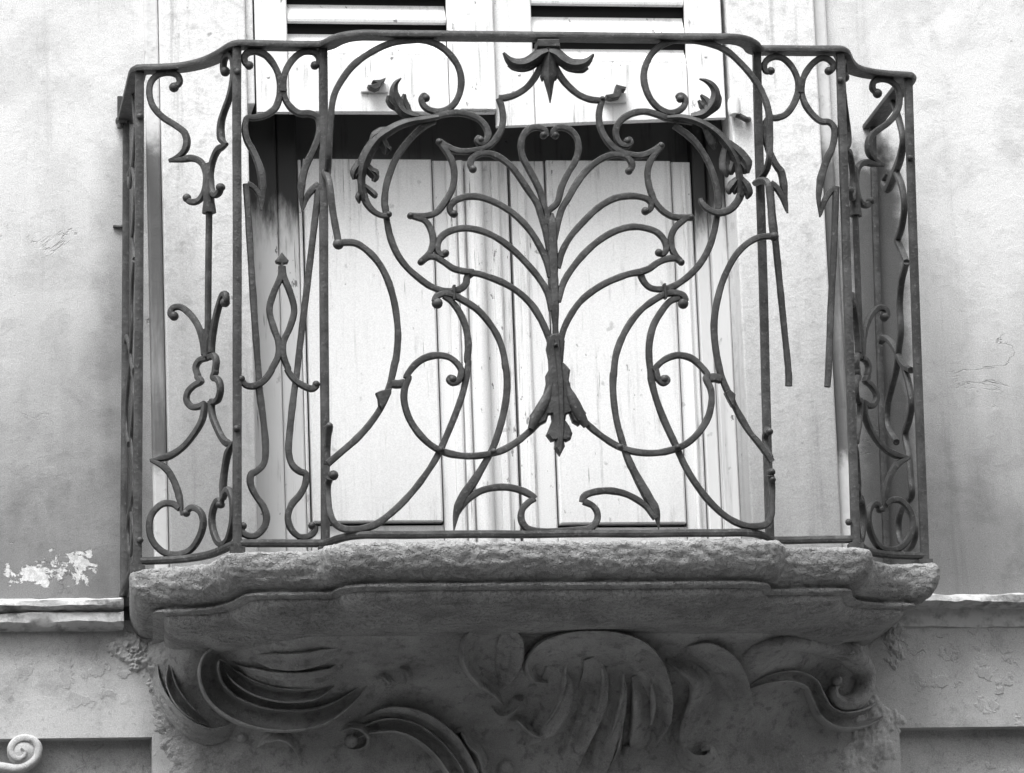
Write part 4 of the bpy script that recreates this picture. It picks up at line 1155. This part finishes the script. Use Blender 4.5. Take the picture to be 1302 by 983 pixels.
def cbar(name, *strokes, eyes=(), mirror=True, hw=BW_, hd=BD_):
    for side in (-1, 1):
        for mir in ((0, 1) if mirror else (0,)):
            m = MB()
            for st in strokes:
                w = [1, 1]
                if isinstance(st, dict):
                    w = st['w']; st = st['p']
                sz = np.array([hit(u, v) for u, v in catmull(st, 4)])
                if mir:
                    sz[:, 0] = S0+(S0-sz[:, 0])*(LTOT-S0)/S0
                PN = [surf(a, b, side) for a, b in sz]
                P = np.array([q[0] for q in PN]); N = np.array([q[1] for q in PN])
                ww = np.interp(np.linspace(0, 1, len(P)), np.linspace(0, 1, len(w)), w)
                m.tube(P, N, hw*ww, hd*np.clip(ww, .5, 1.2))
            for u, v, r in eyes:
                a, b = hit(u, v)
                if mir:
                    a = S0+(S0-a)*(LTOT-S0)/S0
                p, n = surf(a, b, side); R = r/684
                ax = np.cross(n, (0, 0, 1.0))
                m.blob(p, ax*R, np.array((0, 0, R)), n*BD_*1.5, 12, 7)
            m.build(name, 'iron', rail, angle=45)
cbar('wave_scroll', {'p': px('A', [(392, 345), (420, 322), (412, 285), (370, 268), (310, 276), (266, 316), (256, 380), (276, 450), (330, 510), (400, 555), (446, 592), (460, 640), (448, 690), (410, 724), (360, 746)]), 'w': [1, 1, 1, 1, 1, 1.2, .5]}, eyes=[E_('A', 390, 347, 30)])
cbar('curled_scroll', {'p': px('A', [(362, 746), (430, 740), (490, 732), (535, 752), (562, 800), (566, 860), (550, 930), (518, 965), (478, 968), (455, 945)]), 'w': [.5, 1.1, 1, 1, 1, 1, 1]}, eyes=[E_('A', 460, 948, 26)])
cbar('stem_sleeve', {'p': px('A', [(580, 760), (580, 870)], 'B', [(580, 30), (581, 90)]), 'w': [.7, 1, 1, 1.35]}, mirror=False, hw=.0100, hd=.0100)
cbar('stem', px('B', [(581, 80), (578, 300), (576, 500), (574, 740)]), mirror=False, hw=.006, hd=.006)
cbar('stem_sleeve', {'p': px('B', [(574, 720), (573, 800), (570, 872)]), 'w': [.9, 1, .9]}, mirror=False, hw=.0090, hd=.0090)
cbar('branch', px('B', [(392, 655), (372, 640), (382, 608), (422, 600), (470, 632), (520, 702), (548, 790), (556, 860)]), eyes=[E_('B', 390, 650, 28)])
cbar('trefoil_ring', px('B', [(572, 876), (530, 890), (508, 930), (520, 975)], 'C', [(458, 35), (476, 56), (442, 76), (410, 112), (406, 150), (430, 178), (462, 178), (492, 164)]))
cbar('spur', {'p': px('C', [(494, 160), (482, 238), (440, 312), (380, 380), (310, 420), (228, 436)]), 'w': [1, 1, 1, 1, 1.2, .4]})
cbar('spur', {'p': px('C', [(235, 436), (300, 470), (342, 530), (370, 610), (384, 700)]), 'w': [.6, 1.1, 1, 1.1, .5]})
cbar('heart_ring', px('C', [(372, 668), (340, 646), (290, 646), (242, 690), (226, 750), (240, 820), (290, 875), (350, 890), (422, 868), (470, 800), (486, 730), (470, 682), (430, 662), (402, 684)]), eyes=[E_('C', 404, 690, 20)])

# --- returns from the end posts to the wall: scrolls in the plane of each return
def ronx(u, v):
    """pixel on the right return (plane x = .788 leaning) -> (y, z)"""
    d = ray(u, v)
    t = (.788-(CAM[0]-LEAN*CAM[2]))/(d[0]-LEAN*d[2])
    p = CAM+t*d
    return min(max(p[1], .255), .575), p[2]
def rbar(name, *strokes, hw=BW_, hd=BD_, eyes=()):
    for side in (-1, 1):
        m = MB()
        for st in strokes:
            w = [1, 1]
            if isinstance(st, dict):
                w = st['w']; st = st['p']
            yz = np.array([ronx(u, v) for u, v in catmull(st, 4)])
            P = np.array([(lean(side*.788, z), y, z) for y, z in yz])
            ww = np.interp(np.linspace(0, 1, len(P)), np.linspace(0, 1, len(w)), w)
            m.tube(P, (1.0, 0, 0), hw*ww, hd*np.clip(ww, .5, 1.2)*(.55 if side < 0 else 1))
        m.build(name, 'iron', rail, angle=45)
rbar('return_scroll', {'p': px('M', [(322, 150), (345, 215), (362, 300), (352, 372), (330, 430), (302, 492), (286, 462), (300, 430)]), 'w': [.8, 1, 1, 1.3, 1.5, 1.4, 1, .5]})
rbar('return_scroll', px('M', [(335, 425), (358, 480), (368, 560), (358, 640), (340, 694)]), px('M', [(340, 694), (358, 735), (376, 778)]), px('M', [(376, 778), (358, 850), (350, 940)], 'N', [(334, 60), (326, 130), (318, 200), (300, 270), (284, 340), (288, 420), (318, 470)]))
rbar('return_scroll', px('N', [(262, 100), (270, 86), (292, 96), (316, 130), (342, 186), (372, 205)]), px('N', [(345, 190), (364, 260), (374, 330), (364, 390), (350, 440), (362, 510), (370, 600), (372, 670), (345, 700), (325, 760), (335, 840), (362, 862), (385, 820), (380, 750), (360, 720)]))

# iron end of the rail let into the wall on the left, with an upright spike and a nail
hk = thing('wall_staple', 'iron staple with upright spike let into the wall at the railing end', 'staple', tuple(ony(152, 155, WALL)))
m = MB()
m.tube([ony(152.5, 123, WALL-.02), ony(152.5, 140, WALL-.02), ony(152.5, 163, WALL-.02)], VN, .0055, .005, 4)
m.build('spike', 'iron', hk)
m = MB()
m.tube([ony(150, 154, WALL+.01), ony(151, 153.5, WALL-.02), ony(160, 152, WALL-.03)], (0, 0, 1), .006, .007, 4)
m.build('arm', 'iron', hk)
m = MB()
m.tube([ony(144, 288, WALL-.003), ony(152, 288.5, WALL-.005), ony(160, 288, WALL-.004)], VN, .003, .004, 3)
tag(m.build('wall_nail', 'iron', None), 'short rusty nail lying along the wall beside the railing end', 'nail')
